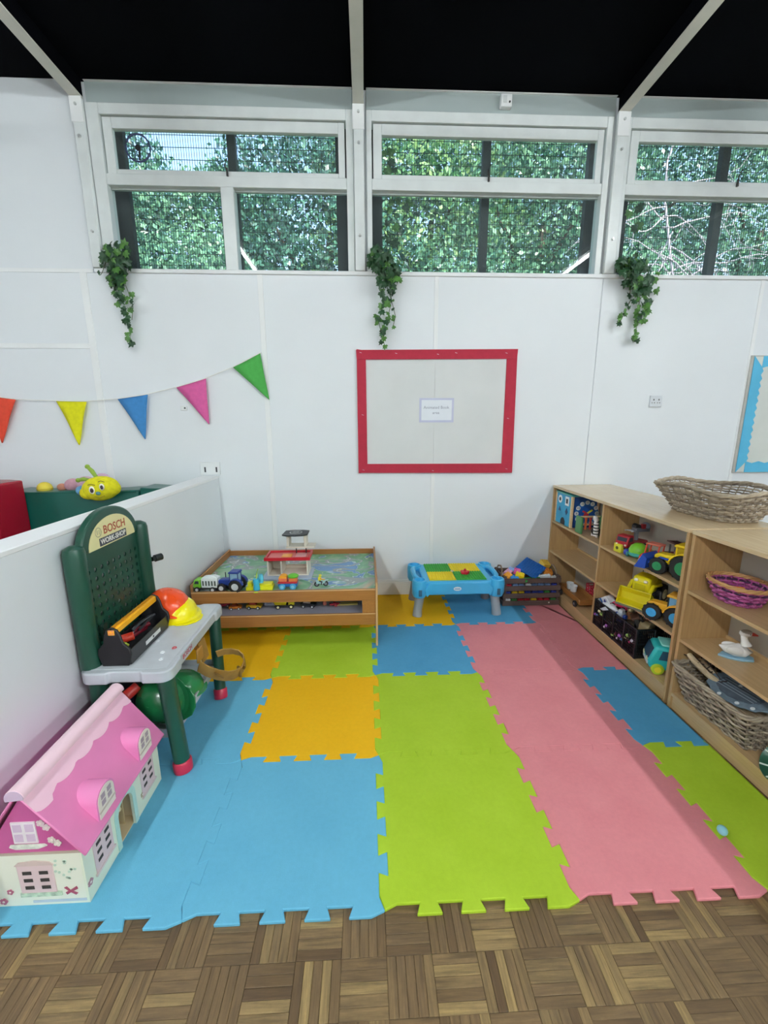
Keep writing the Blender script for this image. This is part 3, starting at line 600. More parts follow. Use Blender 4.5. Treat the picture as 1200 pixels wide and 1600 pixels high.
def truck(name, lab, cat, loc, rz, cabc, bodyc, hub, S_=1, body='box', grp=None, stripes=None):
    t = thing(name, lab, cat, loc, rz, grp, S_)
    L(G().bb(-.075, .075, -.026, .026, .018, .030), 'chassis', '#2b2d30', t)
    L(G().prism([(.030, .028), (.078, .028), (.078, .050), (.068, .082), (.030, .082)], 'y', -.029, .029), 'cab', cabc, t, .004, seg=2)
    cabwin(t, [(.040, .055), (.068, .055), (.061, .074), (.040, .074)], -.0298, .0298); L(G().box((.0745, 0, .064), (.002, .044, .018), (0, R(-17), 0)), 'windscreen', '#26343f', t, 0)
    for y in (-.02, .02): L(G().sph((.079, y, .040), (.003, .005, .005)), 'headlight', '#f3efcf', t, 0)
    if body == 'box':
        L(G().bb(-.078, .024, -.030, .030, .030, .092), 'cargo_body', bodyc, t, .003)
        for k in range(5): L(G().bb(-.070 + k * .019, -.060 + k * .019, -.0308, .0308, .044, .076), 'side_slot', stripes or '#4d5a55', t, 0)
        L(G().prism([(-.078, .092), (.02, .092), (.01, .098), (-.05, .104), (-.07, .098)], 'y', -.02, .02), 'roof_hatch', bodyc, t)
    elif body == 'dump':
        L(G().prism([(-.085, .072), (-.07, .038), (.012, .034), (.026, .078), (.018, .078), (.006, .042), (-.064, .045), (-.076, .074)], 'y', -.034, .034), 'tipper', bodyc, t, .002)
        for y in (-.034, .031): L(G().prism([(-.085, .074), (-.07, .038), (.012, .034), (.026, .08)], 'y', y, y + .003), 'tipper_side', bodyc, t, 0)
    else:
        L(G().bb(-.078, .024, -.030, .030, .030, .046), 'flatbed', bodyc, t); 
        for y in (-.016, .016): L(G().box((-.03, y, .092), (.13, .003, .005), (0, R(-6), 0)), 'ladder_rail', stripes or '#d8d8d8', t, 0)
        for k in range(9): L(G().bb(-.085 + k * .013, -.082 + k * .013, -.016, .016, .086 + k * .0013, .089 + k * .0013), 'ladder_rung', stripes or '#d8d8d8', t, 0)
        L(G().cyl((-.03, 0, .046), (-.03, 0, .088), .010, n=10), 'ladder_mount', '#6c6f74', t)
    for x in (-.048, .052):
        for y in (-.030, .030): wheel(t, x, y, .018, .018, .012, hub)
    return t
def tractor(name, lab, cat, loc, rz, c, hub, S_=1, cabc=None, roofc=None, winc='#24323c', scoop=None, hoodc=None, big=.036, fr=.024, rot=None):
    t = thing(name, lab, cat, loc, rz, None, S_, rot)
    L(G().bb(-.05, .065, -.016, .016, .022, .036), 'chassis', '#26282c', t)
    L(G().prism([(.0, .036), (.072, .036), (.076, .060), (.066, .068), (.0, .072)], 'y', -.020, .020), 'bonnet', hoodc or c, t, .005, seg=2)
    for k in range(3): L(G().bb(.0765, .0785, -.014, .014, .042 + k * .006, .045 + k * .006), 'grille_bar', '#22262c', t, 0)
    cc = cabc or c
    g = G()
    for x, y in ((-.044, -.024), (-.044, .022), (.002, -.024), (.002, .022)): g.bb(x, x + .005, y, y + .003, .05, .108)
    g.bb(-.046, .009, -.026, .027, .044, .058); L(g, 'cab_frame', cc, t, .001)
    L(G().bb(-.040, .004, -.0235, .0238, .058, .106), 'window', winc, t, 0)
    L(G().prism([(-.05, .106), (.013, .106), (.008, .116), (-.044, .117)], 'y', -.030, .031), 'roof', roofc or c, t, .004, seg=2)
    for y in (-.034, .034):
        L(G().prism([(-.03 + (big + .008) * math.cos(R(a)) * 1.0, big + (big + .008) * math.sin(R(a))) for a in range(10, 171, 20)] + [(-.03 + (big + .003) * math.cos(R(a)), big + (big + .003) * math.sin(R(a))) for a in range(170, 9, -20)], 'y', y - .010, y + .010), 'mudguard', hoodc or c, t, .001)
        wheel(t, -.03, y * 1.05, big, big, .020, hub, knob=14); wheel(t, .052, y * .9, fr, fr, .015, hub, knob=12)
    L(G().cyl((.045, -.016, .066), (.045, -.016, .100), .003, n=8), 'exhaust', '#3a3d42', t, 0)
    if scoop:
        L(G().prism([(.088, .008), (.125, .004), (.128, .010), (.100, .018), (.094, .040), (.104, .058), (.100, .060), (.086, .045)], 'y', -.042, .042), 'scoop', scoop, t, .002)
        for y in (-.043, .040): L(G().prism([(.088, .008), (.126, .005), (.102, .058), (.086, .045)], 'y', y, y + .003), 'scoop_side', scoop, t, 0)
        for y in (-.026, .026): L(G().tube([(.0, y, .055), (.05, y, .058), (.088, y, .028)], .004, 6), 'loader_arm', scoop, t, 0)
    return t
def brick(loc, rot, nx, ny, c, lab, S_=1, h=.019, unit=.016, grp='toy building bricks'):
    t = thing('toy_brick', lab, 'building brick', loc, 0, grp, S_, rot)
    L(G().bb(-nx * unit / 2, nx * unit / 2, -ny * unit / 2, ny * unit / 2, 0, h), 'brick_body', c, t, .0012)
    for i in range(nx):
        for j in range(ny): L(G().cyl(((i - (nx - 1) / 2) * unit, (j - (ny - 1) / 2) * unit, h - .001), ((i - (nx - 1) / 2) * unit, (j - (ny - 1) / 2) * unit, h + .0045), unit * .3, n=10), 'stud', c, t, 0)
    return t
# ================================================================== TRAIN TABLE
tx0, tx1, ty0, ty1 = -1.165, .025, 1.53, 2.33
t = thing('train_table', 'brown beech play table with a printed road map top and tray', 'play table', ((tx0 + tx1) / 2, (ty0 + ty1) / 2, 0))
def railpart(nm, *b, m_=None):
    return G().bb(*b).out(nm, m_ or BROWNX, t, bev=.0015)
railpart('front_rail', tx0 + .014, tx1 - .014, ty0, ty0 + .016, .318, .396)
railpart('rear_rail', tx0 + .014, tx1 - .014, ty1 - .016, ty1, .318, .425)
railpart('end_panel', tx0, tx0 + .014, ty0 + .03, ty1, .15, .435, m_=BROWNY)
G().bb(tx1 - .014, tx1, ty0 - .004, ty1, .150, .440).out('end_panel', BROWNY, t, bev=.0015)
for x in (tx0, tx1 - .014):
    for y in (ty0 - .004, ty1 - .07): G().bb(x, x + .014, y, y + .07, 0, .150).out('leg', BROWNY, t, bev=.0015)
G().bb(tx1 - .013, tx1 - .001, ty0 - .0065, ty0 - .004, 0, .44).out('edge_banding', BROWNE, t)
G().bb(tx0 + .014, tx1 - .014, ty0 - .0015, ty0, .388, .3965).out('edge_banding', BROWNE, t)
railpart('tray_front_rail', tx0 + .014, tx1 - .014, ty0 + .002, ty0 + .016, .148, .228); railpart('tray_rear_rail', tx0 + .014, tx1 - .014, ty1 - .016, ty1, .148, .228)
G().bb(tx0 + .014, tx1 - .014, ty0 + .0005, ty0 + .002, .222, .2285).out('edge_banding', BROWNE, t)
G().bb(tx0 + .014, tx0 + .034, ty0 + .016, ty0 + .036, .228, .318).out('tray_post', BROWNY, t); G().bb(tx1 - .10, tx1 - .014, ty0 + .004, ty0 + .016, .228, .318).out('tray_post', BROWNY, t)
G().bb(tx0 + .014, tx1 - .014, ty0 + .016, ty1 - .016, .212, .219).out('tray_base', pm('#a9a6b4', .4, .05), t)
def mapmat():
    m, tt, p = base('printed_road_map'); v = coords(tt, 'Object', (1, 1, 1)); n = noise(tt, v, 3.4, 3, .55, 1.2)
    col = ramp(tt, n, [(.30, '#3d8fd0'), (.40, '#2f7ec4'), (.415, '#d8ecea'), (.43, '#3f9a6c'), (.52, '#63b07a'), (.56, '#86bf8c'), (.62, '#a8b59a'), (.70, '#cdb890')])
    r1 = noise(tt, coords(tt, 'Object', (1.2, 1.6, 1)), 2.1, 1, .4, 1.4)
    rd = ramp(tt, r1, [(.455, '#000000'), (.462, '#ffffff'), (.53, '#ffffff'), (.537, '#000000')])
    c2 = mixrgb(tt, rd, col, '#8e989c'); ln = ramp(tt, r1, [(.488, '#000000'), (.491, '#ffffff'), (.499, '#ffffff'), (.502, '#000000')])
    dash = ramp(tt, noise(tt, coords(tt, 'Object', (40, 40, 1)), 1, 0), [(.48, '#000000'), (.52, '#ffffff')])
    mm = tt.nodes.new('ShaderNodeMath'); mm.operation = 'MULTIPLY'; tt.links.new(ln, mm.inputs[0]); tt.links.new(dash, mm.inputs[1])
    c3 = mixrgb(tt, mm.outputs[0], c2, '#eef0ee')
    vo = tt.nodes.new('ShaderNodeTexVoronoi'); vo.inputs['Scale'].default_value = 17; tt.links.new(v, vo.inputs['Vector'])
    sp_ = ramp(tt, vo.outputs['Distance'], [(.16, '#ffffff'), (.19, '#000000')]); nn = ramp(tt, noise(tt, v, 6, 1), [(.52, '#000000'), (.55, '#ffffff')])
    m2 = tt.nodes.new('ShaderNodeMath'); m2.operation = 'MULTIPLY'; tt.links.new(sp_, m2.inputs[0]); tt.links.new(nn, m2.inputs[1])
    tt.links.new(mixrgb(tt, .22, mixrgb(tt, m2.outputs[0], c3, '#d4e6b4'), '#a9b0a8'), p.inputs['Base Color']); p.inputs['Roughness'].default_value = .3; return m
G().bb(tx0 + .014, tx1 - .014, ty0 + .016, ty1 - .016, .374, .386).out('map_top', mapmat(), t)
Z = .386
truck('toy_truck', 'toy refuse truck with lime cab and white hopper on table corner', 'toy truck', (-1.068, 1.585, Z), R(176), '#7ec832', '#dfe6e6', '#c9cdd0', 1.0)
tractor('toy_tractor', 'dark blue toy tractor with silver wheel hubs on table front', 'toy tractor', (-.905, 1.585, Z), R(174), '#26408e', '#c9cdd0', 1.14, cabc='#1b2f74', winc='#8fb4c8', big=.036, fr=.024)
t = thing('toy_platform', 'yellow plastic base with a cyan tube and lime straw', 'toy', (-.735, 1.60, Z))
YL = '#e9e52a'
L(G().bb(-.085, .085, -.035, .035, 0, .022), 'base', YL, t, .003); L(G().bb(-.02, .080, -.030, .028, .022, .040), 'upper_step', YL, t, .003); L(G().bb(-.075, -.05, -.02, .02, .022, .05), 'clip', YL, t, .002)
L(G().cyl((-.012, -.045, .0), (-.012, -.045, .008), .03, n=18), 'foot', '#b6da3a', t, .001)
L(G().lathe([(.018, .008), (.022, .02), (.018, .05), (.022, .07), (.019, .085)], (-.012, -.045, 0), 14), 'tube', pm('#3fb4d8', .25, .04), t, 0)
L(G().lathe([(.014, 0), (.017, .03), (.012, .055)], (.012, -.02, .05), 12), 'second_tube', pm('#5fc3e0', .25, .04), t, 0)
L(G().tube([(-.012, -.045, .08), (-.006, -.045, .12), (.004, -.045, .15)], .003, 6), 'straw', '#b6da3a', t, 0)
t = thing('toy_wagon', 'wooden toy wagon with blue wheels carrying orange and green blocks', 'toy wagon', (-.555, 1.60, Z))
L(G().bb(-.062, .062, -.026, .026, .018, .040), 'chassis', '#2a6cb4', t, .003); L(G().bb(-.062, .062, -.028, .028, .040, .052), 'deck', '#c23038', t, .002)
for x in (-.034, .034):
    for y in (-.030, .030): wheel(t, x, y, .020, .020, .010, '#8fd2ea', pm('#49a8d8', .35))
for a, b, c_, lb in ((-.030, .056, '#e87a50', 'block'), (.034, .050, '#e8854a', 'block')): L(G().bb(a - .026, a + .026, -.024, .024, .052, .074), lb, c_, t, .002)
L(G().prism([(-.056 + .026 - .026 * math.cos(R(q)) , .074 + .020 * math.sin(R(q))) for q in range(0, 181, 20)], 'y', -.022, .022), 'arch_block', '#f3a929', t, .001)
L(G().lathe([(.012, .074), (.034, .078), (.036, .086), (.028, .092), (.016, .098)], (.034, 0, 0), 16), 'flower_block', '#6bbf3c', t, 0)
t = thing('toy_garage', 'wooden toy garage with red roof rim and helipad tower', 'toy garage', (-.59, 1.85, Z))
WP = pm('#d9d3c4', .5, .04); RDp = '#c8202f'
def K(g, n_, m_, b=.0015): return g.out(n_, m_, t, bev=b)
K(G().bb(-.765, -.425, 1.745, 1.965, Z, Z + .010), 'base_plate', pm('#a7b6c8', .4, .05)); K(G().bb(-.735, -.45, 1.80, 1.95, Z + .010, Z + .018), 'floor', WP)
for x in (-.735, -.643, -.463): K(G().bb(x, x + .010, 1.80, 1.95, Z + .018, Z + .128), 'wall', WP)
K(G().bb(-.725, -.64, 1.94, 1.95, Z + .018, Z + .128), 'back_wall', WP); K(G().bb(-.64, -.455, 1.94, 1.95, Z + .018, Z + .045), 'back_wall', WP)
K(G().bb(-.735, -.45, 1.80, 1.95, Z + .128, Z + .134), 'roof_deck', pm('#d8716c', .4))
g = G(); g.bb(-.75, -.435, 1.785, 1.80, Z + .124, Z + .146); g.bb(-.75, -.435, 1.95, 1.965, Z + .124, Z + .146); g.bb(-.75, -.735, 1.80, 1.95, Z + .124, Z + .146); g.bb(-.45, -.435, 1.80, 1.95, Z + .124, Z + .146); K(g, 'roof_rim', pm(RDp, .3))
K(G().bb(-.64, -.57, 1.83, 1.90, Z + .134, Z + .139), 'yellow_bay', pm('#eda53a', .4)); K(G().bb(-.545, -.47, 1.83, 1.92, Z + .134, Z + .138), 'ramp', pm('#e2a0a0', .4))
for x in (-.55, -.48): K(G().cyl((x, 1.93, Z + .134), (x, 1.93, Z + .19), .004, n=8), 'pillar', pm('#3d2b30', .4), 0)
K(G().bb(-.61, -.41, 1.86, 1.965, Z + .19, Z + .20), 'tower_platform', WP)
for x in (-.605, -.485): K(G().bb(x, x + .018, 1.87, 1.96, Z + .20, Z + .283), 'tower_wall', WP)
K(G().prism([(-.632, 1.855), (-.60, 1.835), (-.54, 1.828), (-.48, 1.84), (-.455, 1.86), (-.455, 1.97), (-.50, 1.985), (-.56, 1.985), (-.625, 1.97)], 'z', Z + .283, Z + .293), 'helipad', pm('#22262b', .45))
o = K(G().lathe([(.045, 0), (.045, .001), (.038, .001), (.038, 0)], (-.543, 1.91, Z + .2935), 24), 'helipad_ring', pm('#c7cccb', .5), 0)
textpart('H', t, pm('#c7cccb', .5), (-.543, 1.91, Z + .2938), (0, 0, 0), .06, .0004, .002)
t = thing('toy_motorbike', 'tiny toy motorbike with yellow rider on the map table', 'toy motorbike', (-.345, 1.62, Z), R(10))
for x in (-.028, .030): wheel(t, x, 0.0, .017, .017, .010, '#7a7f84')
L(G().prism([(-.03, .02), (.02, .02), (.034, .04), (.0, .045), (-.034, .042)], 'y', -.008, .008), 'bike_body', '#a7cfd0', t, .002); L(G().sph((-.008, 0, .052), (.012, .012, .018)), 'rider_torso', '#e8dd3a', t, 0); L(G().sph((-.004, 0, .075), .010), 'rider_helmet', '#d9d24a', t, 0)
L(G().tube([(-.006, -.01, .06), (.012, -.014, .05), (.024, -.010, .048)], .004, 6), 'rider_arm', '#e9a43a', t, 0); L(G().tube([(-.012, -.012, .042), (.006, -.014, .034), (.0, -.012, .018)], .005, 6), 'rider_leg', '#23262a', t, 0)
# tray toys
Z2 = .219
def car(name, lab, loc, rz, c, S_=1, hub='#c9cdd0', cabin='#26303a', cat='toy car'):
    t = thing(name, lab, cat, loc, rz, None, S_)
    L(G().prism([(-.05, .012), (.05, .012), (.052, .026), (.026, .032), (-.05, .034)], 'y', -.024, .024), 'body', c, t, .004, seg=2)
    L(G().prism([(-.035, .033), (.018, .032), (.006, .050), (-.026, .051)], 'y', -.020, .020), 'cabin', cabin, t, .003); L(G().bb(-.024, .004, -.018, .018, .0505, .053), 'roof', c, t, .001)
    for x in (-.030, .030):
        for y in (-.023, .023): wheel(t, x, y, .012, .012, .009, hub)
    return t
car('toy_car', 'dark red toy car at the left end of the lower tray', (-1.02, 1.70, Z2), R(20), '#9e1f34', .9, cabin='#6a1c2c'); car('toy_car', 'red and pink toy car further back in lower tray', (-.93, 1.80, Z2), R(200), '#c23040', 1.0, cabin='#d78a90')
car('toy_car', 'orange toy car leading the row in the lower tray', (-.925, 1.66, Z2), R(5), '#e5862c', .8, cabin='#9b3d28'); car('toy_car', 'long yellow toy car in left half of lower tray', (-.80, 1.665, Z2), R(-4), '#e3b52e', 1.0, cabin='#c24c3c')
truck('toy_dumper', 'yellow toy dumper with cream hubs in the middle of tray', 'toy truck', (-.60, 1.67, Z2), R(4), '#e0cf1e', '#e6d41c', '#efe8b4', .86, 'dump')
car('toy_car', 'black toy car with a pale roof right of the dumper', (-.44, 1.67, Z2), R(-8), '#20222a', 1.0, cabin='#c8b4a8')
t = thing('toy_box', 'white plastic toy block standing in the lower tray', 'toy', (-.71, 1.72, Z2), 0); L(G().bb(-.035, .035, -.02, .02, 0, .035), 'body', '#c3c4d2', t, .003); L(G().bb(-.02, .02, -.0205, -.0195, .01, .026), 'panel', '#9a9bb0', t, 0)
t = thing('toy_plane', 'small red toy plane near the right end of tray', 'toy plane', (-.265, 1.67, Z2), R(15)); L(G().sph((0, 0, .016), (.035, .009, .009)), 'fuselage', '#b52a3c', t, 0); L(G().box((.004, 0, .016), (.016, .075, .004)), 'wing', '#c43a48', t, .001); L(G().box((-.03, 0, .022), (.01, .026, .003)), 'tailplane', '#c43a48', t, 0); L(G().cyl((.034, 0, .016), (.038, 0, .016), .008, n=8), 'propeller', '#3a3a3e', t, 0)
t = thing('toy_figure', 'small pink and orange toy figure beside the red plane', 'toy figure', (-.335, 1.70, Z2)); L(G().lathe([(.012, 0), (.014, .012), (.009, .026), (.006, .03)], (0, 0, 0), 12), 'torso', '#d87a6a', t, 0); L(G().sph((0, 0, .038), .010), 'head', '#e3b08a', t, 0)
t = thing('track_piece', 'pale yellow wooden track piece lying in the lower tray', 'toy track', (-.19, 1.70, Z2), R(3)); L(G().bb(-.08, .08, -.02, .02, 0, .010), 'track', '#cdbb6c', t, .001); L(G().bb(-.08, .08, -.013, -.008, .010, .0105), 'groove', '#8f7f45', t, 0); L(G().bb(-.08, .08, .008, .013, .010, .0105), 'groove', '#8f7f45', t, 0)
t = thing('soft_ball', 'small dark and white ball at right end of tray', 'ball', (-.055, 1.66, Z2 + .032)); L(G().sph((0, 0, 0), .032), 'ball', '#2c3450', t, 0); L(G().sph((-.004, -.012, .006), (.024, .022, .022)), 'white_patch', '#dfe3ea', t, 0)
# ================================================================== ACTIVITY TABLE
CYN = pm('#45b2e4', .3, .04); t = thing('activity_table', 'sky blue plastic brick table on four grey legs', 'activity table', (.64, 2.11, 0))
def K(g, n_, m_, b=.0015, **k): return g.out(n_, m_, t, bev=b, **k)
K(G().prism(rrect(.345, .935, 1.915, 2.30, .05), 'z', .175, .262), 'table_body', CYN, .012, seg=3)
zt = .262
K(G().prism(rrect(.375, .905, 1.905, 2.31, .03), 'z', .225, .285), 'rim', CYN, .010, seg=3)
g = G().prism([(.40, .168), (.42, .19), (.86, .19), (.88, .168), (.90, .23), (.86, .278), (.42, .278), (.38, .23)], 'y', 1.893, 1.935); K(g, 'front_apron', CYN, .006, seg=2)
for x in (.348, .932):
    for y, nm in ((1.935, 'corner_pod'), (2.275, 'corner_pod')):
        p_ = K(G().lathe([(.046, .165), (.056, .19), (.058, .27), (.052, .295), (.040, .298), (.036, .285), (.034, .27)], (x, y, 0), 20), nm, CYN, 0)
        G().bb(x - .012, x + .012, y - .060, y - .055, .185, .235).out('slot', pm('#33607c', .5), p_, bev=.003)
    g = G(); xs = 1 if x > .6 else -1
    g.tube([(x - .0 * xs, 1.97, .275), (x + .022 * xs, 2.03, .285), (x + .026 * xs, 2.11, .285), (x + .022 * xs, 2.19, .285), (x, 2.24, .275)], .020, 8); K(g, 'side_handle', CYN, 0)
    K(G().bb(x - .025, x + .025, 2.02, 2.20, .262, .2655), 'tray_recess', pm('#2f8fc0', .35))
GN_, YN_ = pm('#3aab3c', .4, .04), pm('#efd81c', .4, .03)
for (a, b, c_, d_, m_) in ((.425, .625, 2.11, 2.295, GN_), (.628, .855, 2.11, 2.295, YN_), (.425, .625, 1.935, 2.107, YN_), (.628, .855, 1.935, 2.107, GN_)):
    bp = K(G().bb(a, b, c_, d_, .285, .291), 'baseplate', m_, .0015)
    g = G(); nx, ny = round((b - a) / .0185), round((d_ - c_) / .0185)
    for i in range(nx):
        for j in range(ny): g.cyl((a + (i + .5) * (b - a) / nx, c_ + (j + .5) * (d_ - c_) / ny, .290), (a + (i + .5) * (b - a) / nx, c_ + (j + .5) * (d_ - c_) / ny, .296), .0055, n=6)
    s_ = g.out('studs', m_, bp); s_['kind'] = 'stuff'
K(G().cyl((.627, 2.108, .29), (.627, 2.108, .297), .013, n=16), 'centre_cap', pm('#d9c7c9', .3), 0)
K(G().cyl((.625, 1.893, .235), (.625, 1.888, .235), .02, n=24).xf(Matrix.Translation((.625, 0, .235)) @ Matrix.Diagonal((1.45, 1, .75, 1)) @ Matrix.Translation((-.625, 0, -.235))), 'oval_badge', pm('#dfe9ee', .3), 0)
K(G().bb(.605, .645, 1.8868, 1.8878, .230, .240), 'badge_print', pm('#8fb6d6', .4), 0)
for x, y in ((.355, 1.955), (.925, 1.955), (.355, 2.255), (.925, 2.255)):
    sx = -1 if x < .6 else 1; sy = -1 if y < 2.1 else 0
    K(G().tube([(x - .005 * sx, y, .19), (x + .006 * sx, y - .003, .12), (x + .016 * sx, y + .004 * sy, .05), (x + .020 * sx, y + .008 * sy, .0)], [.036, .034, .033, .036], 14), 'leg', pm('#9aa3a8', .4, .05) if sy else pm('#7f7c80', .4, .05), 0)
t = thing('toy_piece', 'red studded toy piece standing on the green baseplate', 'toy', (.715, 2.05, .296))
for k in range(5): a = k * 2 * PI / 5; L(G().lathe([(.013, 0), (.015, .014), (.011, .02)], (.022 * math.cos(a), .020 * math.sin(a), 0), 12), 'lobe', '#cf2438', t, 0)
L(G().lathe([(.026, 0), (.024, .010), (.010, .022), (.008, .034), (.004, .038)], (0, 0, 0), 16), 'core', '#c01c30', t, 0)
# ================================================================== SLATTED CRATE
t = thing('slatted_crate', 'dark wooden slatted crate full of building bricks', 'crate', (1.26, 2.2, 0)); cx0, cx1, cy0, cy1 = 1.035, 1.497, 2.075, 2.335
for k in range(4):
    z = .004 + k * .0625
    for y in (cy0, cy1 - .008): G().bb(cx0, cx1, y, y + .008, z, z + .040).out('slat', CRATEW, t, bev=.0015)
for k in range(4):
    z = .004 + k * .0625
    for x in (cx0 + .001, cx1 - .009): G().bb(x, x + .008, cy0 + .008, cy1 - .008, z + .002, z + (.040 if k < 3 else .052)).out('slat', CRATEW, t, bev=.0015)
for x in (cx0 + .010, cx1 - .026):
    for y in (cy0 + .009, cy1 - .025): G().bb(x, x + .016, y, y + .016, .004, .245).out('corner_post', CRATEW, t)
G().bb(cx0 + .009, cx1 - .009, cy0 + .008, cy1 - .008, .004, .012).out('base', CRATEW, t)
for x, s_ in ((cx0 - .004, -1), (cx1 + .0005, 1)):
    G().tube([(x, 2.13, .21), (x, 2.13, .24), (x - .01 * s_, 2.15, .285), (x - .014 * s_, 2.20, .30), (x - .01 * s_, 2.25, .285), (x, 2.27, .24), (x, 2.27, .21)] if s_ < 0 else [(1.487, 2.14, .24), (1.482, 2.16, .28), (1.478, 2.20, .30), (1.482, 2.24, .28), (1.487, 2.26, .24)], .007, 6).out('rope_handle', pm('#8d7a68', .9, .2, sc=60, bmp=.5), t)
G().cyl((1.41, cy0 - .001, .026), (1.41, cy0 + .001, .026), .006, n=10).out('white_mark', pm('#e6e2da', .6), t)
bl = [((1.295, 2.20, .270), tuple((Matrix.Rotation(R(24), 3, 'X') @ Matrix.Rotation(R(42), 3, 'Z')).to_euler()), 9, 9, '#1d66b8', 'large dark blue brick baseplate tilted on top of crate', .012, .020), ((1.155, 2.19, .245), (R(-25), R(10), R(-20)), 4, 2, '#7d9fd8', 'periwinkle brick behind the pink ones in crate', .03, .024),
 ((1.165, 2.16, .252), (R(20), R(10), R(-25)), 2, 2, '#e062a4', 'hot pink brick in the crate, above the yellow one', .028, .024), ((1.175, 2.125, .232), (R(25), R(12), R(-20)), 3, 2, '#edd016', 'bright yellow brick leaning at crate front', .030, .022), ((1.09, 2.135, .222), (R(15), R(-25), R(20)), 2, 2, '#f0a83a', 'orange yellow brick at left end of crate', .034, .026),
 ((1.125, 2.115, .212), (R(12), R(6), R(6)), 3, 2, '#3c92d8', 'sky blue brick at front left of crate', .03, .022), ((1.10, 2.18, .235), (R(20), R(-12), R(40)), 3, 2, '#d9a4c4', 'mauve brick at back left of crate', .028, .024), ((1.225, 2.11, .205), (R(60), R(10), R(35)), 4, 2, '#3ba84a', 'mid green brick on end in the crate', .024, .018),
 ((1.30, 2.112, .208), (R(70), R(5), R(8)), 3, 2, '#2c8a3c', 'dark green brick below the big blue plate', .026, .020), ((1.255, 2.10, .20), (R(30), 0, 0), 2, 1, '#e3d38a', 'small cream brick between the green ones', .022, .018), ((1.375, 2.118, .215), (R(10), R(-4), R(4)), 4, 1, '#e6ebf0', 'white brick with round studs at crate front right', .03, .024),
 ((1.425, 2.19, .225), (R(10), R(20), R(-10)), 3, 3, '#dd8b33', 'orange brick at right end of the crate', .04, .022), ((1.43, 2.26, .275), (R(25), R(10), R(15)), 3, 3, '#e8c34c', 'mustard brick at back right corner of crate', .035, .022), ((1.45, 2.115, .212), (0, 0, R(20)), 2, 1, '#f0f0ee', 'small white brick in crate front right corner', .022, .020)]
for lo, ro, nx, ny, c_, lab, h, un in bl: brick(lo, ro, nx, ny, c_, lab, 1, h, un)
rg = random.Random(11); cols = [('#2c3c9c', 'navy'), ('#d9b728', 'yellow'), ('#b32030', 'red'), ('#cfd2d8', 'white'), ('#39803c', 'green'), ('#6a86b0', 'slate blue')]
row = {0: [3, 4, 2, 2, 1, 2, 2, 4], 1: [0, 1, 1, 0, 0, 0, 4, 0], 2: [2, 5, 5, 3, 5, 5, 5, 0]}; words = {0: 'lowest', 1: 'middle', 2: 'top'}
for r_, lst in row.items():
    for k, ci in enumerate(lst):
        brick((1.083 + k * .053, cy0 + .028, .028 + r_ * .0625), (rg.uniform(-.1, .1), rg.uniform(-.2, .2), rg.uniform(-.2, .2)), 2, 1, cols[ci][0], '%s brick%s seen through %s gap between crate slats' % (cols[ci][1], (', %s of its colour,' % ('first', 'second', 'third', 'fourth', 'fifth')[lst[:k].count(ci)]) if lst.count(ci) > 1 else '', words[r_]), 1, .024, .021, '%s bricks behind the %s crate gap' % (cols[ci][1], words[r_]))
# ================================================================== SHELF UNITS
SX0, SX1, SXB = 1.51, 1.995, 1.757
def shelf(lab, ya, yb, divs):
    t = thing('shelf_unit', lab, 'shelf unit', ((SX0 + SX1) / 2, (ya + yb) / 2, FZ))
    G().bb(SX0 - .004, SX1, ya, yb, .912, .932).out('top_panel', OAKTOP, t, bev=.0015)
    for y in (ya, yb - .018): G().bb(SX0, SX1 - .008, y, y + .018, FZ, .912).out('side_panel', OAKZ, t, bev=.001)
    for y in divs: G().bb(SX0, SX1 - .008, y, y + .018, .078, .912).out('divider', OAKZ, t, bev=.001)
    ys = [ya + .018] + [v for d in divs for v in (d, d + .018)] + [yb - .018]
    for a, b in zip(ys[::2], ys[1::2]):
        for z in (.636, .378): G().bb(SX0 + .002, SXB, a, b, z - .016, z).out('shelf_board', OAKY, t, bev=.001)
    G().bb(SX0 + .001, SX1 - .008, ya + .018, yb - .018, .060, .078).out('bottom_board', OAKY, t, bev=.001)
    G().bb(SX0 + .012, SX0 + .030, ya + .018, yb - .018, FZ, .060).out('plinth', OAKY, t)
    G().bb(SXB, SXB + .008, ya + .018, yb - .018, .078, .912).out('back_panel', pm('#b9b3a8', .6, .03), t)
    for z in (.636, .378, .078): G().bb(SXB - .010, SXB, ya + .018, yb - .018, z, z + .014).out('back_strip', OAKY, t)
    for a, b in zip(ys[::2], ys[1::2]):
        for z in (.636, .378): G().bb(SXB + .008, SX1 - .002, a, b, z - .016, z).out('rear_shelf_board', OAKY, t)
    return t
shelf('low oak shelf unit against the wall, holding toy vehicles', .892, 2.372, [1.62])
shelf('low oak shelf unit nearest the camera, with large wicker baskets', -.68, .872, [.09])
# ---- bay A
t = thing('activity_cube', 'wooden activity cube with blue face panel and number clock', 'activity cube', (1.66, 2.22, .636))
def K(g, n_, m_, b=.0015, **k): return g.out(n_, m_ if not isinstance(m_, str) else pm(m_, .35), t, bev=b, **k)
X0, X1, Y0, Y1, ZA, ZB = 1.525, 1.745, 2.075, 2.345, .636, .893
K(G().bb(X0 + .006, X1, Y0 + .006, Y1, ZA, ZB - .012), 'carcass', BEECH); K(G().bb(X0, X1, Y0, Y1, ZB - .012, ZB), 'top', '#4fb0a8', .004)
for x, y in ((X0, Y0), (X1 - .02, Y0), (X0, Y1 - .02)): K(G().bb(x, x + .02, y, y + .02, ZA, ZB - .012), 'corner_post', BEECH, .003)
K(G().bb(X0 + .001, X0 + .006, Y0 + .022, Y1 - .022, ZA + .004, ZB - .014), 'face_panel', '#2fa3cf', 0)
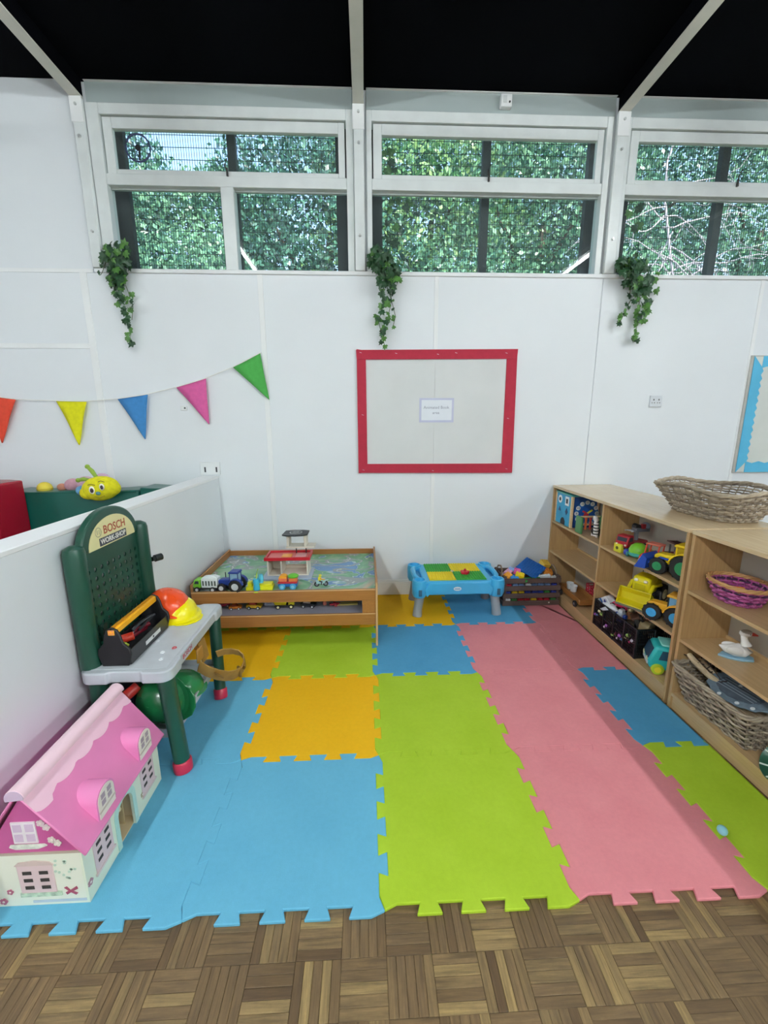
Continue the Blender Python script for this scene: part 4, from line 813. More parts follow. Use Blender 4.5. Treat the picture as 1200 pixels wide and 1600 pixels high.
for y, z, s_ in ((2.265, .835, 'o'), (2.150, .835, 's')):
    if s_ == 'o': K(G().cyl((X0 - .001, y, z), (X0 + .001, y, z), .032, n=20), 'round_plate', '#eef0ee', 0); K(G().cyl((X0 - .002, y, z), (X0, y, z), .015, n=16), 'round_hole', '#1c1a1c', 0)
    else: K(G().bb(X0 - .001, X0 + .001, y - .03, y + .03, z - .035, z + .035), 'square_plate', '#eef0ee', 0); K(G().bb(X0 - .002, X0, y - .014, y + .014, z - .018, z + .018), 'square_hole', '#1c1a1c', 0)
K(G().prism([(2.245, .74), (2.285, .74), (2.265, .775)], 'x', X0 - .0015, X0 + .001), 'triangle_hole', '#2b3f73', 0)
K(G().prism([(2.150, .725), (2.170, .75), (2.150, .78), (2.130, .75)], 'x', X0 - .0015, X0 + .001), 'diamond_hole', '#243a6a', 0)
K(G().prism([(2.235, .642), (2.235, .67), (2.22, .69), (2.20, .697), (2.18, .69), (2.165, .67), (2.165, .642)], 'x', X0 - .0015, X0 + .001), 'arch_hole', '#1c1a1c', 0)
K(G().bb(X0 + .022, X1 - .022, Y0 + .001, Y0 + .006, ZA + .004, ZB - .014), 'clock_panel', '#1f4585', 0)
K(G().cyl((1.647, Y0 - .0005, .752), (1.647, Y0 + .001, .752), .093, n=28), 'clock_ring', '#2a72b8', 0); K(G().cyl((1.647, Y0 - .001, .752), (1.647, Y0 + .0008, .752), .064, n=24), 'clock_face', '#1d56a8', 0)
for k in range(12):
    a = PI / 2 - (k + 1) * PI / 6; x, z = 1.647 + .080 * math.cos(a), .752 + .085 * math.sin(a)
    K(G().cyl((x, Y0 - .003, z), (x, Y0, z), .0165, n=14), 'number_disc', '#e3e6e4', 0); textpart(str(k + 1), t, pm('#2b3140', .5), (x, Y0 - .0034, z), (R(90), 0, 0), .022, .0003)
for a, l_, c_ in ((R(35), .05, '#d8d84a'), (R(150), .04, '#c8343a')): K(G().box((1.647 + l_ / 2 * math.cos(a), Y0 - .006, .752 + l_ / 2 * math.sin(a)), (l_, .004, .014), (0, -a, 0)), 'clock_hand', c_, .001)
K(G().sph((1.640, Y0 - .008, .742), (.02, .006, .016)), 'red_knob', '#b3273a', 0)
t = thing('pounding_bench', 'small wooden peg bench with green ends and coloured pegs', 'peg bench', (1.60, 1.955, .636))
for x in (1.525, 1.685): K(G().bb(x - .006, x + .010, 1.90, 1.985, .636, .762), 'end_panel', '#4d8a52', .004)
for z in (.692, .752): K(G().bb(1.535, 1.679, 1.935, 1.955, z, z + .010), 'rail', BEECH, .002)
for k, (x, c_) in enumerate(((1.565, '#d96a3a'), (1.60, '#b33a3a'), (1.64, '#d98a90'))): K(G().cyl((x, 1.925, .665), (x, 1.925, .748), .008, n=10), 'peg', c_, 0); K(G().cyl((x, 1.925, .744), (x, 1.925, .752), .011, n=10), 'peg_head', c_, 0)
K(G().cyl((1.665, 1.955, .66), (1.665, 1.935, .745), .005, n=8), 'mallet_handle', BEECH, 0)
t = thing('striped_toy', 'black and white striped plush animal by the peg bench', 'plush toy', (1.585, 1.81, .636))
K(G().tube([(1.575, 1.80, .648), (1.578, 1.805, .70), (1.572, 1.80, .745), (1.565, 1.795, .775)], [.016, .018, .016, .012], 10), 'neck', pm('#efecea', .8, .05), 0); K(G().sph((1.60, 1.835, .67), (.03, .045, .032)), 'trunk', pm('#2a2224', .8, .1), 0)
for k in range(5): K(G().torus((1.5755, 1.8025, .665 + k * .022), .0175, .004, 'z', 14, 5), 'stripe', '#1e1b1e', 0)
K(G().sph((1.560, 1.79, .782), (.022, .013, .013), (0, R(35), 0)), 'head', pm('#efecea', .8, .05), 0)
for x, y in ((1.585, 1.80), (1.62, 1.87), (1.585, 1.86)): K(G().cyl((x, y, .637), (x, y, .66), .009, n=8), 'leg', pm('#e6dcd8', .8), 0)
# lower left bay
t = thing('toy_cart', 'long wooden toy cart with white cups on bottom shelf', 'toy cart', (1.60, 2.02, .078))
K(G().bb(1.53, 1.66, 1.84, 2.16, .112, .120), 'deck', BROWNY); 
for x in (1.528, 1.656): K(G().bb(x, x + .008, 1.84, 2.16, .108, .150), 'side_board', BROWNY)
for y in (1.832, 2.16): K(G().bb(1.528, 1.664, y, y + .008, .108, .150), 'end_board', BROWNX)
for y in (1.88, 2.11):
    for x in (1.517, 1.675): o = K(G().cyl((x - .006, y, .102), (x + .006, y, .102), .024, n=18), 'wheel', '#2a2a2c', .001); G().cyl((x - .0075, y, .102), (x + .0075, y, .102), .010, n=10).out('hub', pm('#b9bcc2', .3, metal=.5), o)
for y in (2.07, 2.13): tag(G().lathe([(.022, 0), (.024, .022), (.028, .05), (.025, .05), (.021, .004)], (1.60, y, .1205), 18).out('toy_cup', pm('#e2e5e6', .35)), 'white toy cup in wooden cart, %s' % ('nearer the wall' if y > 2.1 else 'further from the wall'), 'cup', 'cups in cart')
t = thing('toy_case', 'red open weave plastic basket in bottom left shelf bay', 'basket', (1.78, 1.86, .078))
RP = pm('#c4203c', .4)
K(G().bb(1.675, 1.744, 1.70, 2.02, .078, .084), 'base', RP)
for k in range(6): z = .095 + k * .022; K(G().tube([(1.675, 1.70, z), (1.744, 1.70, z), (1.744, 2.02, z), (1.675, 2.02, z)], .004, 5, True), 'hoop', RP, 0)
for k in range(12): y = 1.70 + k * .029; K(G().bb(1.672, 1.678, y - .004, y + .004, .084, .21), 'upright', RP, 0)
K(G().tube([(1.675, 1.78, .21), (1.665, 1.80, .255), (1.665, 1.90, .255), (1.675, 1.92, .21)], .006, 6), 'handle', RP, 0)
# ---- bay B top shelf
ZS = .636
truck('toy_fire_engine', 'dark red toy fire engine with silver ladder, far end of shelf', 'toy truck', (1.640, 1.50, ZS), R(205), '#b01c2c', '#a8202e', '#d9dadc', 1.35, 'ladder', stripes='#b9bec6')
t = thing('toy_robot', 'grey and red toy with a clear dome on red engine', 'toy', (1.680, 1.485, ZS + .130)); L(G().box((0, 0, .012), (.09, .05, .024)), 'base', '#5c5f68', t, .003); L(G().sph((.03, 0, .03), .026), 'dome', pm('#8b9fb8', .15), t, 0); L(G().cyl((-.03, -.02, .03), (-.03, .02, .03), .018, n=14), 'drum', '#23262b', t, .001); L(G().box((0, -.02, .035), (.025, .02, .03)), 'red_block', '#a8202e', t, .002)
t = thing('toy_block', 'yellow toy cube with a round hole, on upper shelf', 'toy', (1.556, 1.475, ZS), R(12)); L(G().bb(-.026, .026, -.03, .03, 0, .055), 'cube', '#dcd83a', t, .004); L(G().cyl((-.028, 0, .028), (-.0255, 0, .028), .010, n=14), 'hole', '#5b5c22', t, 0); L(G().cyl((.012, -.0315, .028), (.012, -.0295, .028), .010, n=14), 'hole', '#5b5c22', t, 0)
tag(G().sph((1.552, 1.40, ZS + .021), .021).out('toy_ball', pm('#3a49a8', .3)), 'dark blue toy ball beside yellow cube on upper shelf', 'ball')
t = thing('toy_snail', 'lime and aqua rounded push toy on the upper shelf', 'toy car', (1.595, 1.36, ZS), R(215)); L(G().lathe([(.05, .02), (.052, .045), (.042, .07), (.022, .086), (.004, .09)], (0, 0, 0), 20), 'shell', '#7cc832', t, 0); L(G().sph((.0, 0, .022), (.06, .052, .022)), 'lower_shell', '#4fb8b4', t, 0)
for x in (-.03, .03):
    for y in (-.045, .045): wheel(t, x, y, .016, .016, .012, '#7cc832', pm('#2f7f88', .4))
t = thing('toy_truck', 'orange red toy truck with an open cab on upper shelf', 'toy truck', (1.60, 1.235, ZS), R(205), None, 1.15)
L(G().prism([(-.06, .018), (.068, .018), (.072, .045), (.05, .056), (.01, .058), (-.06, .05)], 'y', -.034, .034), 'body', '#e5502c', t, .008, seg=2); L(G().box((.06, 0, .022), (.03, .07, .02)), 'bumper', '#d9c9c6', t, .006)
for x, z in ((.012, .1), (-.03, .1)):
    for y in (-.03, .03): L(G().tube([(x + .012, y, .055), (x, y, z)], .004, 6), 'cab_pillar', '#e0553a', t, 0)
L(G().bb(-.036, .018, -.035, .035, .098, .106), 'cab_roof', '#e27d6a', t, .003)
for y in (-.018, .018): L(G().sph((.067, y, .036), (.008, .009, .009)), 'headlight', '#f1ece6', t, 0)
for x in (-.035, .04):
    for y in (-.034, .034): wheel(t, x, y, .019, .019, .014, '#31549c', pm('#243a7c', .4))
truck('toy_fire_engine', 'long crimson toy truck with a dark ladder, right of centre', 'toy truck', (1.685, 1.15, ZS), R(250), '#a52a36', '#8c1f2c', '#5b3a3e', 1.45, 'ladder', stripes='#4a1a24')
tractor('toy_tractor', 'chunky yellow toy tractor with blue scoop and green hubs', 'toy tractor', (1.600, 1.035, ZS), R(116), '#efcf1c', '#2f8f5c', 1.55, winc='#b79c1c', scoop='#2450b8', hoodc='#efcf1c', big=.042, fr=.028)
# ---- bay B middle shelf
ZM = .378
t = thing('toy_digger', 'large yellow toy digger with front bucket on middle shelf', 'toy digger', (1.635, 1.30, ZM), R(212), None, 1.62)
YD = '#e3d31a'
L(G().bb(-.06, .05, -.028, .028, .02, .045), 'chassis', '#3a3d42', t, .003); L(G().prism([(-.01, .045), (.055, .042), (.058, .088), (.048, .104), (-.01, .108)], 'y', -.030, .030), 'bonnet', YD, t, .007, seg=2)
L(G().bb(-.055, -.012, -.026, .026, .045, .082), 'engine_bay', YD, t, .004)
g = G()
for x, y in ((-.052, -.026), (-.052, .023), (-.014, -.026), (-.014, .023)): g.bb(x, x + .004, y, y + .003, .08, .125)
g.bb(-.054, -.008, -.028, .028, .122, .128); L(g, 'cab_frame', '#5d6166', t, .001)
L(G().bb(.0585, .0605, -.018, .018, .056, .080), 'grille', '#c4b51a', t, .001)
for y in (-.016, .016): L(G().sph((.057, y, .092), (.005, .007, .006)), 'headlight', '#f5f1d8', t, 0)
for y in (-.036, .036):
    L(G().tube([(-.02, y, .07), (.04, y, .078), (.075, y, .045)], .0065, 8), 'loader_arm', YD, t, 0); wheel(t, -.038, y * 1.02, .034, .034, .018, '#efe3b8', knob=14); wheel(t, .032, y * .95, .020, .020, .014, '#efe3b8', knob=10)
L(G().prism([(.070, .012), (.110, .004), (.112, .010), (.084, .020), (.080, .046), (.092, .066), (.086, .068), (.070, .050)], 'y', -.052, .052), 'bucket', '#d8c818', t, .002)
L(G().prism([(.098, .006), (.118, .002), (.119, .006), (.1, .010)], 'y', -.052, .052), 'bucket_lip', '#6d7068', t, 0)
for y in (-.054, .051): L(G().prism([(.070, .012), (.112, .004), (.092, .068), (.070, .050)], 'y', y, y + .003), 'bucket_side', YD, t, .001)
L(G().tube([(-.062, 0, .06), (-.085, 0, .10), (-.070, 0, .125), (-.095, .0, .09)], .006, 6), 'rear_boom', '#6f7378', t, 0)
tractor('toy_tractor', 'orange yellow toy tractor with bright blue hubs, middle shelf', 'toy tractor', (1.585, 1.03, ZM), R(125), '#eda92c', '#3ea6e4', 1.42, cabc='#1c2430', roofc='#e9b23a', winc='#6fa8d4', hoodc='#efb02e', big=.038, fr=.032)
t = thing('toy_loader', 'small green and grey toy loader behind blue hubbed tractor', 'toy digger', (1.695, 1.14, ZM), R(235), None, 1.2); L(G().box((0, 0, .05), (.09, .05, .04)), 'body', '#4d7f3c', t, .005); L(G().tube([(0, 0, .07), (.04, 0, .12), (.08, 0, .10)], .006, 6), 'boom', '#7c8084', t, 0); L(G().box((.09, 0, .09), (.03, .04, .025)), 'bucket', '#5c5f62', t, .003)
for x in (-.03, .03):
    for y in (-.028, .028): wheel(t, x, y, .022, .022, .014, '#8a8c8e')
# ---- bay B bottom: black crate
ZBm = .078
t = thing('plastic_crate', 'black plastic lattice crate packed with small toys', 'crate', (1.62, 1.44, ZBm)); PB = pm('#121418', .35, .1)
c0, c1, c2, c3, c4, c5 = 1.513, 1.742, 1.165, 1.617, ZBm, .262
G().bb(c0 + .008, c1 - .008, c2 + .008, c3 - .008, c4, c4 + .006).out('base', PB, t)
for z, h in ((c4, .012), (c5 - .012, .012), (c4 + .085, .008)):
    g = G(); g.bb(c0, c1, c2, c2 + .007, z, z + h); g.bb(c0, c1, c3 - .007, c3, z, z + h); g.bb(c0, c0 + .007, c2, c3, z, z + h); g.bb(c1 - .007, c1, c2, c3, z, z + h); g.out('rim_band', PB, t, bev=.001)
for k in range(5): y = c2 + k * (c3 - c2 - .012) / 4; G().bb(c0 - .002, c0 + .007, y, y + .012, c4, c5).out('upright', PB, t, bev=.001); G().bb(c1 - .007, c1, y, y + .012, c4, c5).out('upright', PB, t)
for k in range(3): x = c0 + k * (c1 - c0 - .012) / 2; G().bb(x, x + .012, c2 - .002, c2 + .007, c4, c5).out('upright', PB, t, bev=.001)
g = G(); n = 0
for k in range(34):
    y = c2 + .012 + k * (c3 - c2 - .024) / 33; g.bb(c0 + .002, c0 + .005, y - .0022, y + .0022, c4, c5)
for k in range(19):
    x = c0 + .012 + k * (c1 - c0 - .024) / 18; g.bb(x - .0022, x + .0022, c2 + .002, c2 + .005, c4, c5)
for k in range(9):
    z = c4 + .014 + k * .0185; g.bb(c0 + .002, c0 + .005, c2, c3, z, z + .003); g.bb(c0, c1, c2 + .002, c2 + .005, z, z + .003)
o = g.out('lattice', PB, t); o['kind'] = 'stuff'
G().bb(c0 + .02, c1 - .02, c2 + .02, c3 - .02, c4 + .006, c4 + .012).out('liner', pm('#1a1a1e', .8), t)
zc = .225
t = thing('toy_van', 'white and blue toy truck standing on end in crate', 'toy truck', (1.560, 1.565, .262), 0, None, 1.0, (R(-35), R(-12), R(10))); L(G().bb(-.028, .028, -.06, .05, -.02, .03), 'body', '#dfe3e8', t, .004); L(G().bb(-.0285, .0285, -.005, .012, -.0205, .0305), 'blue_band', '#2c6fb8', t, 0); L(G().bb(-.02, .02, .0500, .0515, -.005, .02), 'window', '#2a3038', t, 0); L(G().bb(-.016, .016, -.045, -.02, .0295, .0312), 'roof_panel', '#c9a88a', t, 0)
for y in (-.04, .03):
    for x in (-.028, .028): L(G().cyl((x - .004, y, -.022), (x + .004, y, -.022), .012, n=12), 'wheel', TYRE, t, 0)
car('toy_car', 'orange toy car deep in the black crate', (1.64, 1.56, .245), R(60), '#e8742c', 1.0); car('toy_car', 'magenta toy car in the middle of black crate', (1.61, 1.475, .248), R(110), '#d52a5c', 1.2, cabin='#8c1f44')
t = thing('toy_plane', 'white toy jet lying along the black crate rim', 'toy plane', (1.545, 1.475, .255), R(-72), None, 1.15, (R(15), R(8), R(-70))); L(G().tube([(-.055, 0, 0), (-.03, 0, .003), (.02, 0, .004), (.055, 0, 0)], [.008, .014, .014, .004], 10), 'fuselage', '#e6e9ee', t, 0); L(G().prism([(-.02, 0), (.02, .0), (-.01, .055), (-.028, .055)], 'z', 0, .004), 'wing', '#e6e9ee', t, 0); L(G().prism([(-.02, 0), (.02, .0), (-.01, -.055), (-.028, -.055)], 'z', 0, .004), 'wing', '#d3d7de', t, 0); L(G().prism([(-.055, .0), (-.03, .0), (-.05, .03)], 'y', -.0015, .0015), 'tail_fin', '#3a4a9c', t, 0)
t = thing('toy_robot', 'silver and navy toy robot in the black crate', 'toy', (1.555, 1.385, .245), R(25)); L(G().box((0, 0, 0), (.05, .035, .04)), 'torso', '#b6c0cc', t, .004); L(G().box((.0, 0, .03), (.03, .028, .022)), 'head', '#dfe4ea', t, .003); L(G().cyl((0, -.032, 0), (0, -.018, .0), .014, n=12), 'shoulder', '#2c4c9c', t, 0); L(G().cyl((0, .018, 0), (0, .032, 0), .014, n=12), 'shoulder', '#2c4c9c', t, 0); L(G().box((.0, 0, -.03), (.04, .03, .025)), 'hips', '#24387c', t, .003)
t = thing('toy_figure', 'cream headed toy figure in brown in the black crate', 'toy figure', (1.61, 1.385, .245)); L(G().lathe([(.02, -.02), (.024, .0), (.014, .025)], (0, 0, 0), 14), 'torso', '#8c5a34', t, 0); L(G().sph((0, 0, .036), .016), 'head', '#e8d9a0', t, 0); L(G().sph((0, 0.004, .043), (.017, .015, .012)), 'hair', '#6b3f24', t, 0)
t = thing('toy_truck', 'upturned toy truck with two white hubs in crate', 'toy truck', (1.60, 1.295, .250), 0, None, 1.0, (R(8), R(62), R(-20))); L(G().box((0, 0, 0), (.06, .08, .03)), 'chassis', '#3a3430', t, .004); L(G().box((-.03, .0, -.0), (.02, .07, .05)), 'cab', '#5a3a2c', t, .004)
for x, y in ((-.026, -.03), (-.026, .03)): wl = G().cyl((x - .0, y, .022), (x, y, .038), .024, n=18).out('wheel', TYRE, t, bev=.002, world=False); G().cyl((x, y, .038), (x, y, .040), .014, n=14).cyl((x, y, .04), (x, y, .0405), .006, n=8).out('hub', pm('#eef0f0', .3), wl, world=False)
t = thing('toy_block', 'khaki wedge shaped toy block at near end of crate', 'toy', (1.62, 1.235, .235), R(20)); L(G().prism([(-.035, -.02), (.035, -.02), (.03, .035), (-.01, .045), (-.035, .02)], 'y', -.03, .03), 'block', '#9c8b66', t, .003)
t = thing('toy_car', 'black toy car at near end of black crate', 'toy car', (1.69, 1.25, .225), R(80)); L(G().box((0, 0, .0), (.09, .05, .03)), 'body', '#1c1e22', t, .006); L(G().box((0, 0, .02), (.045, .042, .02)), 'cabin', '#35393f', t, .005)
rgb = random.Random(21); fc = ['#c2b8c8', '#b32f6a', '#8fb45a', '#d8cfa0', '#5a7fb4', '#a05ab0']; fn = ['lilac', 'magenta', 'pale green', 'cream', 'steel blue', 'violet']
for k in range(18):
    ci = k % 6; tag(G().sph((0, 0, 0), (.018, .014, .012)).out('toy_piece', pm(fc[ci], .4)), 'tiny %s toy behind black crate lattice, %s one from the divider' % (fn[ci], ('furthest', 'second', 'first')[k // 6]), 'toy', '%s toys inside the black crate' % fn[ci]); o = [x for x in bpy.data.objects if x.name.startswith('toy_piece') and x.location.length == 0 and x.type == 'MESH'][-1]
    o.location = (1.523 + rgb.uniform(0, .012), c2 + .04 + k * .0235, rgb.uniform(.105, .20))
# teal camper
t = thing('toy_camper_van', 'turquoise toy camper van with yellow hubs on bottom shelf', 'toy van', (1.632, 1.040, ZBm), R(156), None, 1.75)
TE = '#2fb5b4'
L(G().prism([(-.062, .014), (.062, .014), (.068, .045), (.052, .092), (-.058, .092), (-.066, .05)], 'y', -.036, .036), 'van_body', TE, t, .010, seg=3)
L(G().prism([(-.050, .050), (-.012, .050), (-.014, .080), (-.047, .080)], 'y', -.0375, .0375), 'side_window', '#31566c', t, 0); L(G().prism([(-.004, .050), (.040, .050), (.032, .080), (-.002, .080)], 'y', -.0375, .0375), 'side_window', '#31566c', t, 0)
L(G().box((.0615, 0, .066), (.003, .058, .038), (0, R(-18), 0)), 'windscreen', '#2c4a60', t, 0); L(G().bb(.0655, .069, -.03, .03, .026, .038), 'bumper', '#d9e2e0', t, .002)
L(G().bb(-.05, .035, -.03, .03, .092, .099), 'roof_panel', '#8fdcd2', t, .003)
for x in (-.038, .040):
    for y in (-.036, .036): wheel(t, x, y, .018, .018, .012, '#e8dc3a', pm('#b9cf32', .4))
for y in (-.022, .022): L(G().cyl((.066, y, .044), (.070, y, .044), .007, n=12), 'headlight', '#eef0c4', t, 0)
# ================================================================== WICKER
def wicker(name, lab, cat, c, bx, by, tx, ty, h, rows, r, mats_, sag=0, nst=44, rr=.35, zb=0, rimr=1.7, group=None):
    t = thing(name, lab, cat, c, 0, group)
    def per(hx, hy, s_, e=4.2):   # super-ellipse
        a = 2 * PI * s_; ca, sa = math.cos(a), math.sin(a); k = (abs(ca) ** e + abs(sa) ** e) ** (-1 / e); return hx * ca * k, hy * sa * k
    def P(f, s_, off=0):
        hx, hy = bx + (tx - bx) * f + off, by + (ty - by) * f + off; x, y = per(hx, hy, s_, 2.0 + 3.0 * rr + (5 if rr > .95 else 0))
        z = h * f * (1 + sag * (math.cos(4 * PI * s_ + .0) ** 2 - .7) * f) + abs(math.sin(2 * PI * s_ * 2)) ** 2 * sag * .35 * h * f; return (x, y, z)
    N = nst * 3
    for q in range(rows):
        f = (q + .5) / rows; g = G(); m_ = mats_[q % len(mats_)]
        pts = [P(f + .010 * math.sin(k * 1.7 + q), k / N, (1 if q % 2 else -1) * r * 1.25 * math.sin(PI * k / 3 * 1.0 + .5)) for k in range(N)]
        g.tube(pts, r * random.uniform(.85, 1.15), 5, True); g.out('weave_row', m_, t, world=False)
    for k in range(nst): s_ = (k + .5) / nst; G().tube([P(0, s_), P(.5, s_), P(1.0, s_)], r * .7, 4).out('stake', mats_[0], t, world=False)
    for w_ in range(3):
        pts = []
        for k in range(N): x, y, z = P(1.0, k / N, r * 1.1 * math.cos(k * .55 + w_ * 2.1)); pts.append((x, y, z + r * 1.2 + r * 1.1 * math.sin(k * .55 + w_ * 2.1)))
        G().tube(pts, r * rimr * .62, 6, True).out('rim_strand', mats_[min(1, len(mats_) - 1)] if group != 'p' else mats_[0], t, world=False)
    o = G().prism([P(0, k / 40, -.002)[:2] for k in range(40)], 'z', 0, .005).out('base', mats_[0], t, world=False)
    return t
WK = [wood('willow', '#7c6f60', '#a89a86', 'z', .75, .4), wood('willow_pale', '#948775', '#bdb09b', 'z', .75, .4), wood('willow_grey', '#655b51', '#978a7a', 'z', .75, .4)]
wicker('wicker_basket', 'large empty grey willow basket on top of the shelves', 'basket', (1.865, 1.185, .933), .118, .190, .200, .300, .155, 12, .0050, WK, .22, 40, .6)
wicker('wicker_basket', 'long grey willow basket of wooden pieces on bottom shelf', 'basket', (1.612, .640, ZBm), .072, .175, .132, .212, .172, 12, .0056, WK, .02, 34, .99)
PW = [pm('#a8508c', .5, .1), pm('#c56aa6', .5, .1), pm('#4a2a50', .5, .1), pm('#b75c98', .5, .1)]
t = wicker('wicker_basket', 'oval pink and purple woven basket with natural rim', 'basket', (1.640, .722, .637), .068, .080, .104, .122, .082, 8, .0050, PW, .02, 28, .05)
for o in t.children:
    if o.name.startswith('rim_strand'): o.data.materials.clear(); o.data.materials.append(pm('#c89a64', .6, .1)); o['label'] = 'natural tan rim strand'
rgp = random.Random(4)
for k, (c_, nm) in enumerate((('#6a2f8c', 'violet'), ('#e08a2c', 'orange'), ('#d4679c', 'pink'), ('#7a3f9c', 'purple'), ('#e6b43c', 'amber'), ('#c23c7c', 'magenta'))):
    a = k * 1.05; x, y = 1.64 + .04 * math.cos(a), .722 + .035 * math.sin(a)
    tag(G().tube([(x - .03, y, .652), (x, y + .02, .68), (x + .02, y - .01, .685), (x + .03, y + .03, .665)], .008, 6).out('pompom_strip', pm(c_, .7, .1)), '%s curl of felt inside the purple basket' % nm, 'felt strip', 'felt strips in the purple basket')
# contents of low basket
for k, (a, b, l_) in enumerate(((1.535, .56, .22), (1.560, .56, .24), (1.585, .57, .23), (1.612, .56, .25), (1.640, .57, .22), (1.665, .57, .23), (1.690, .57, .20))):
    tag(G().box((a, b, .215 + .004 * (k % 3)), (.024, l_, .009), (R(-9 + 2 * (k % 3)), R(4), R(-8 + 3 * k))).out('wooden_strip', PALEW, bev=.002), 'pale wooden strip in low willow basket, %s from the room side' % ('first', 'second', 'third', 'fourth', 'fifth', 'sixth', 'seventh')[k], 'wood strip', 'pale wooden strips in the low basket')
tag(G().tube([(1.545, .825, .310), (1.55, .79, .292), (1.565, .73, .265), (1.58, .67, .250)], [.012, .014, .013, .015], 8).out('driftwood_stick', PALEW), 'thick pale driftwood stick leaning out of the low basket', 'stick')
tag(G().tube([(1.60, .82, .285), (1.605, .76, .272), (1.615, .67, .250)], [.008, .010, .008], 7).out('driftwood_stick', PALEW), 'thin pale stick beside the thick driftwood one', 'stick')
t = thing('twig_bundle', 'dark bundle of thin twigs at far end of basket', 'twigs', (1.63, .77, .24)); rt = random.Random(2)
for k in range(22):
    a = Vector((1.63 + rt.uniform(-.05, .05), .77 + rt.uniform(-.06, .06), .235)); G().tube([a, a + Vector((rt.uniform(-.05, .05), rt.uniform(-.06, .06), .03)), a + Vector((rt.uniform(-.09, .09), rt.uniform(-.09, .09), .05 + rt.uniform(0, .03)))], .0028, 4).out('twig', pm('#3a2c26', .8, .3), t)
t = thing('hand_fan', 'grey blue scalloped hand fan lying in the low basket', 'fan', (1.600, .585, .268)); t.rotation_euler = (R(-5), R(-20), R(4)); t.scale = (.95, .88, 1)
P = []
for k in range(48): a = 2 * PI * k / 48; s_ = 1 + .035 * math.cos(a * 14); P.append((.095 * s_ * math.cos(a), .165 * s_ * math.sin(a)))
G().prism(P, 'z', 0, .008).out('leaf_disc', pm('#6d7f8c', .75, .15, sc=40), t, bev=.002, world=False); G().prism([(x * .70, y * .68) for x, y in P], 'z', .008, .011).out('inner_disc', pm('#4b5763', .75, .15, sc=50), t, world=False)
for k in range(5): G().box((-.03 + k * .015, 0, .0118), (.0025, .20, .0012)).out('rib', pm('#8c98a0', .6), t, world=False)
for x, y in ((-.082, .03), (-.075, -.06), (-.055, -.12), (.02, .02)): G().lathe([(.009, 0), (.009, .003), (.004, .003)], (x, y, .008), 12).out('stud', pm('#dfe6e8', .3), t, world=False)
t = thing('striped_dish', 'dark green and white striped oval dish beside low basket', 'dish', (1.575, .320, .125)); t.rotation_euler = (R(-12), R(-52), R(0))
g = G(); o = G().lathe([(.004, 0), (.06, .006), (.085, .03), (.082, .034), (.058, .012), (.004, .006)], (0, 0, 0), 28, 1, 1.0).out('bowl', pm('#2c5c48', .3), t, world=False)
for k in range(8):
    a = k * PI / 4; G().tube([(.02 * math.cos(a), .02 * math.sin(a), .0105), (.06 * math.cos(a), .06 * math.sin(a), .016), (.080 * math.cos(a), .080 * math.sin(a), .0345)], .0035, 5).out('stripe', pm('#e3ece4', .3), t, world=False)
# goose
t = thing('goose_ornament', 'white ceramic goose with red beak on pale blue base', 'ornament', (1.645, .680, ZM)); 
WG = pm('#e8e8e6', .25, .03); 
def K(g, n_, m_, b=0, **k): return g.out(n_, m_ if not isinstance(m_, str) else pm(m_, .35), t, bev=b, world=False, **k)
K(G().prism([(-.10, -.01), (-.06, .035), (.0, .045), (.06, .04), (.085, .0), (.07, -.04), (.0, -.05), (-.05, -.04)], 'z', 0, .014), 'water_base', pm('#8fb9cf', .4, .08), .004, seg=2)
K(G().tube([(-.095, 0, .066), (-.06, 0, .052), (-.02, 0, .046), (.02, 0, .050), (.038, 0, .066), (.036, 0, .088), (.026, 0, .112), (.020, 0, .132), (.020, 0, .146)], [.004, .024, .037, .042, .038, .028, .018, .017, .019], 18), 'body', WG, ang=80)
K(G().sph((.024, 0, .160), (.032, .023, .022), (0, R(-4), 0)), 'head', WG); K(G().sph((.026, 0, .168), (.030, .022, .015), (0, R(-4), 0)), 'crown', pm('#a39c92', .5, .1))
K(G().tube([(.048, 0, .161), (.066, 0, .158), (.086, 0, .153)], [.013, .010, .003], 10), 'beak', '#b8392c')
for y in (-.032, .032): K(G().sph((-.022, y, .056), (.05, .012, .024), (0, R(10), 0)), 'wing', WG); K(G().sph((.038, y * .62, .163), .003), 'eye', '#1c1c1e')
t.rotation_euler = (0, 0, R(-20)); t.scale = (.76, .80, .76)
# ================================================================== TOY WORKBENCH
t = thing('toy_workbench', 'green and grey plastic toy workbench with pegboard and name arch', 'toy workbench', (-1.02, .86, 0))
def K(g, n_, m_, b=0, p=None, **k): return g.out(n_, m_ if not isinstance(m_, str) else pm(m_, .35), p or t, bev=b, **k)
bx0, bx1, by0, by1, bz0, bz1 = -1.195, -.835, .55, 1.205, .415, .465
def topout(o=0):
    P = []; r = .045
    for cx, cy, a in ((bx1 - r, by1 - r, 0), (bx0 + r, by1 - r, 90), (bx0 + r, by0 + r, 180), (bx1 - r, by0 + r, 270)):
        for k in range(9): q = R(a + 90 * k / 8); P.append((cx + (r + o) * math.cos(q), cy + (r + o) * math.sin(q)))
        nx_ = {0: [(bx1 - .11, by1 + o), (bx1 - .12, by1 - .010 + o), (bx0 + .12, by1 - .010 + o), (bx0 + .11, by1 + o)], 90: [(bx0 - o, by1 - .13), (bx0 - o, by0 + .13)],
               180: [(bx0 + .11, by0 - o), (bx0 + .12, by0 + .012 - o), (bx1 - .12, by0 + .012 - o), (bx1 - .11, by0 - o)], 270: [(bx1 + o, by0 + .11), (bx1 - .010 + o, by0 + .12), (bx1 - .010 + o, by1 - .12), (bx1 + o, by1 - .11)]}[a]; P += nx_
    return P
K(G().prism(topout(), 'z', bz0, bz1), 'worktop', GREY, .006, seg=3)
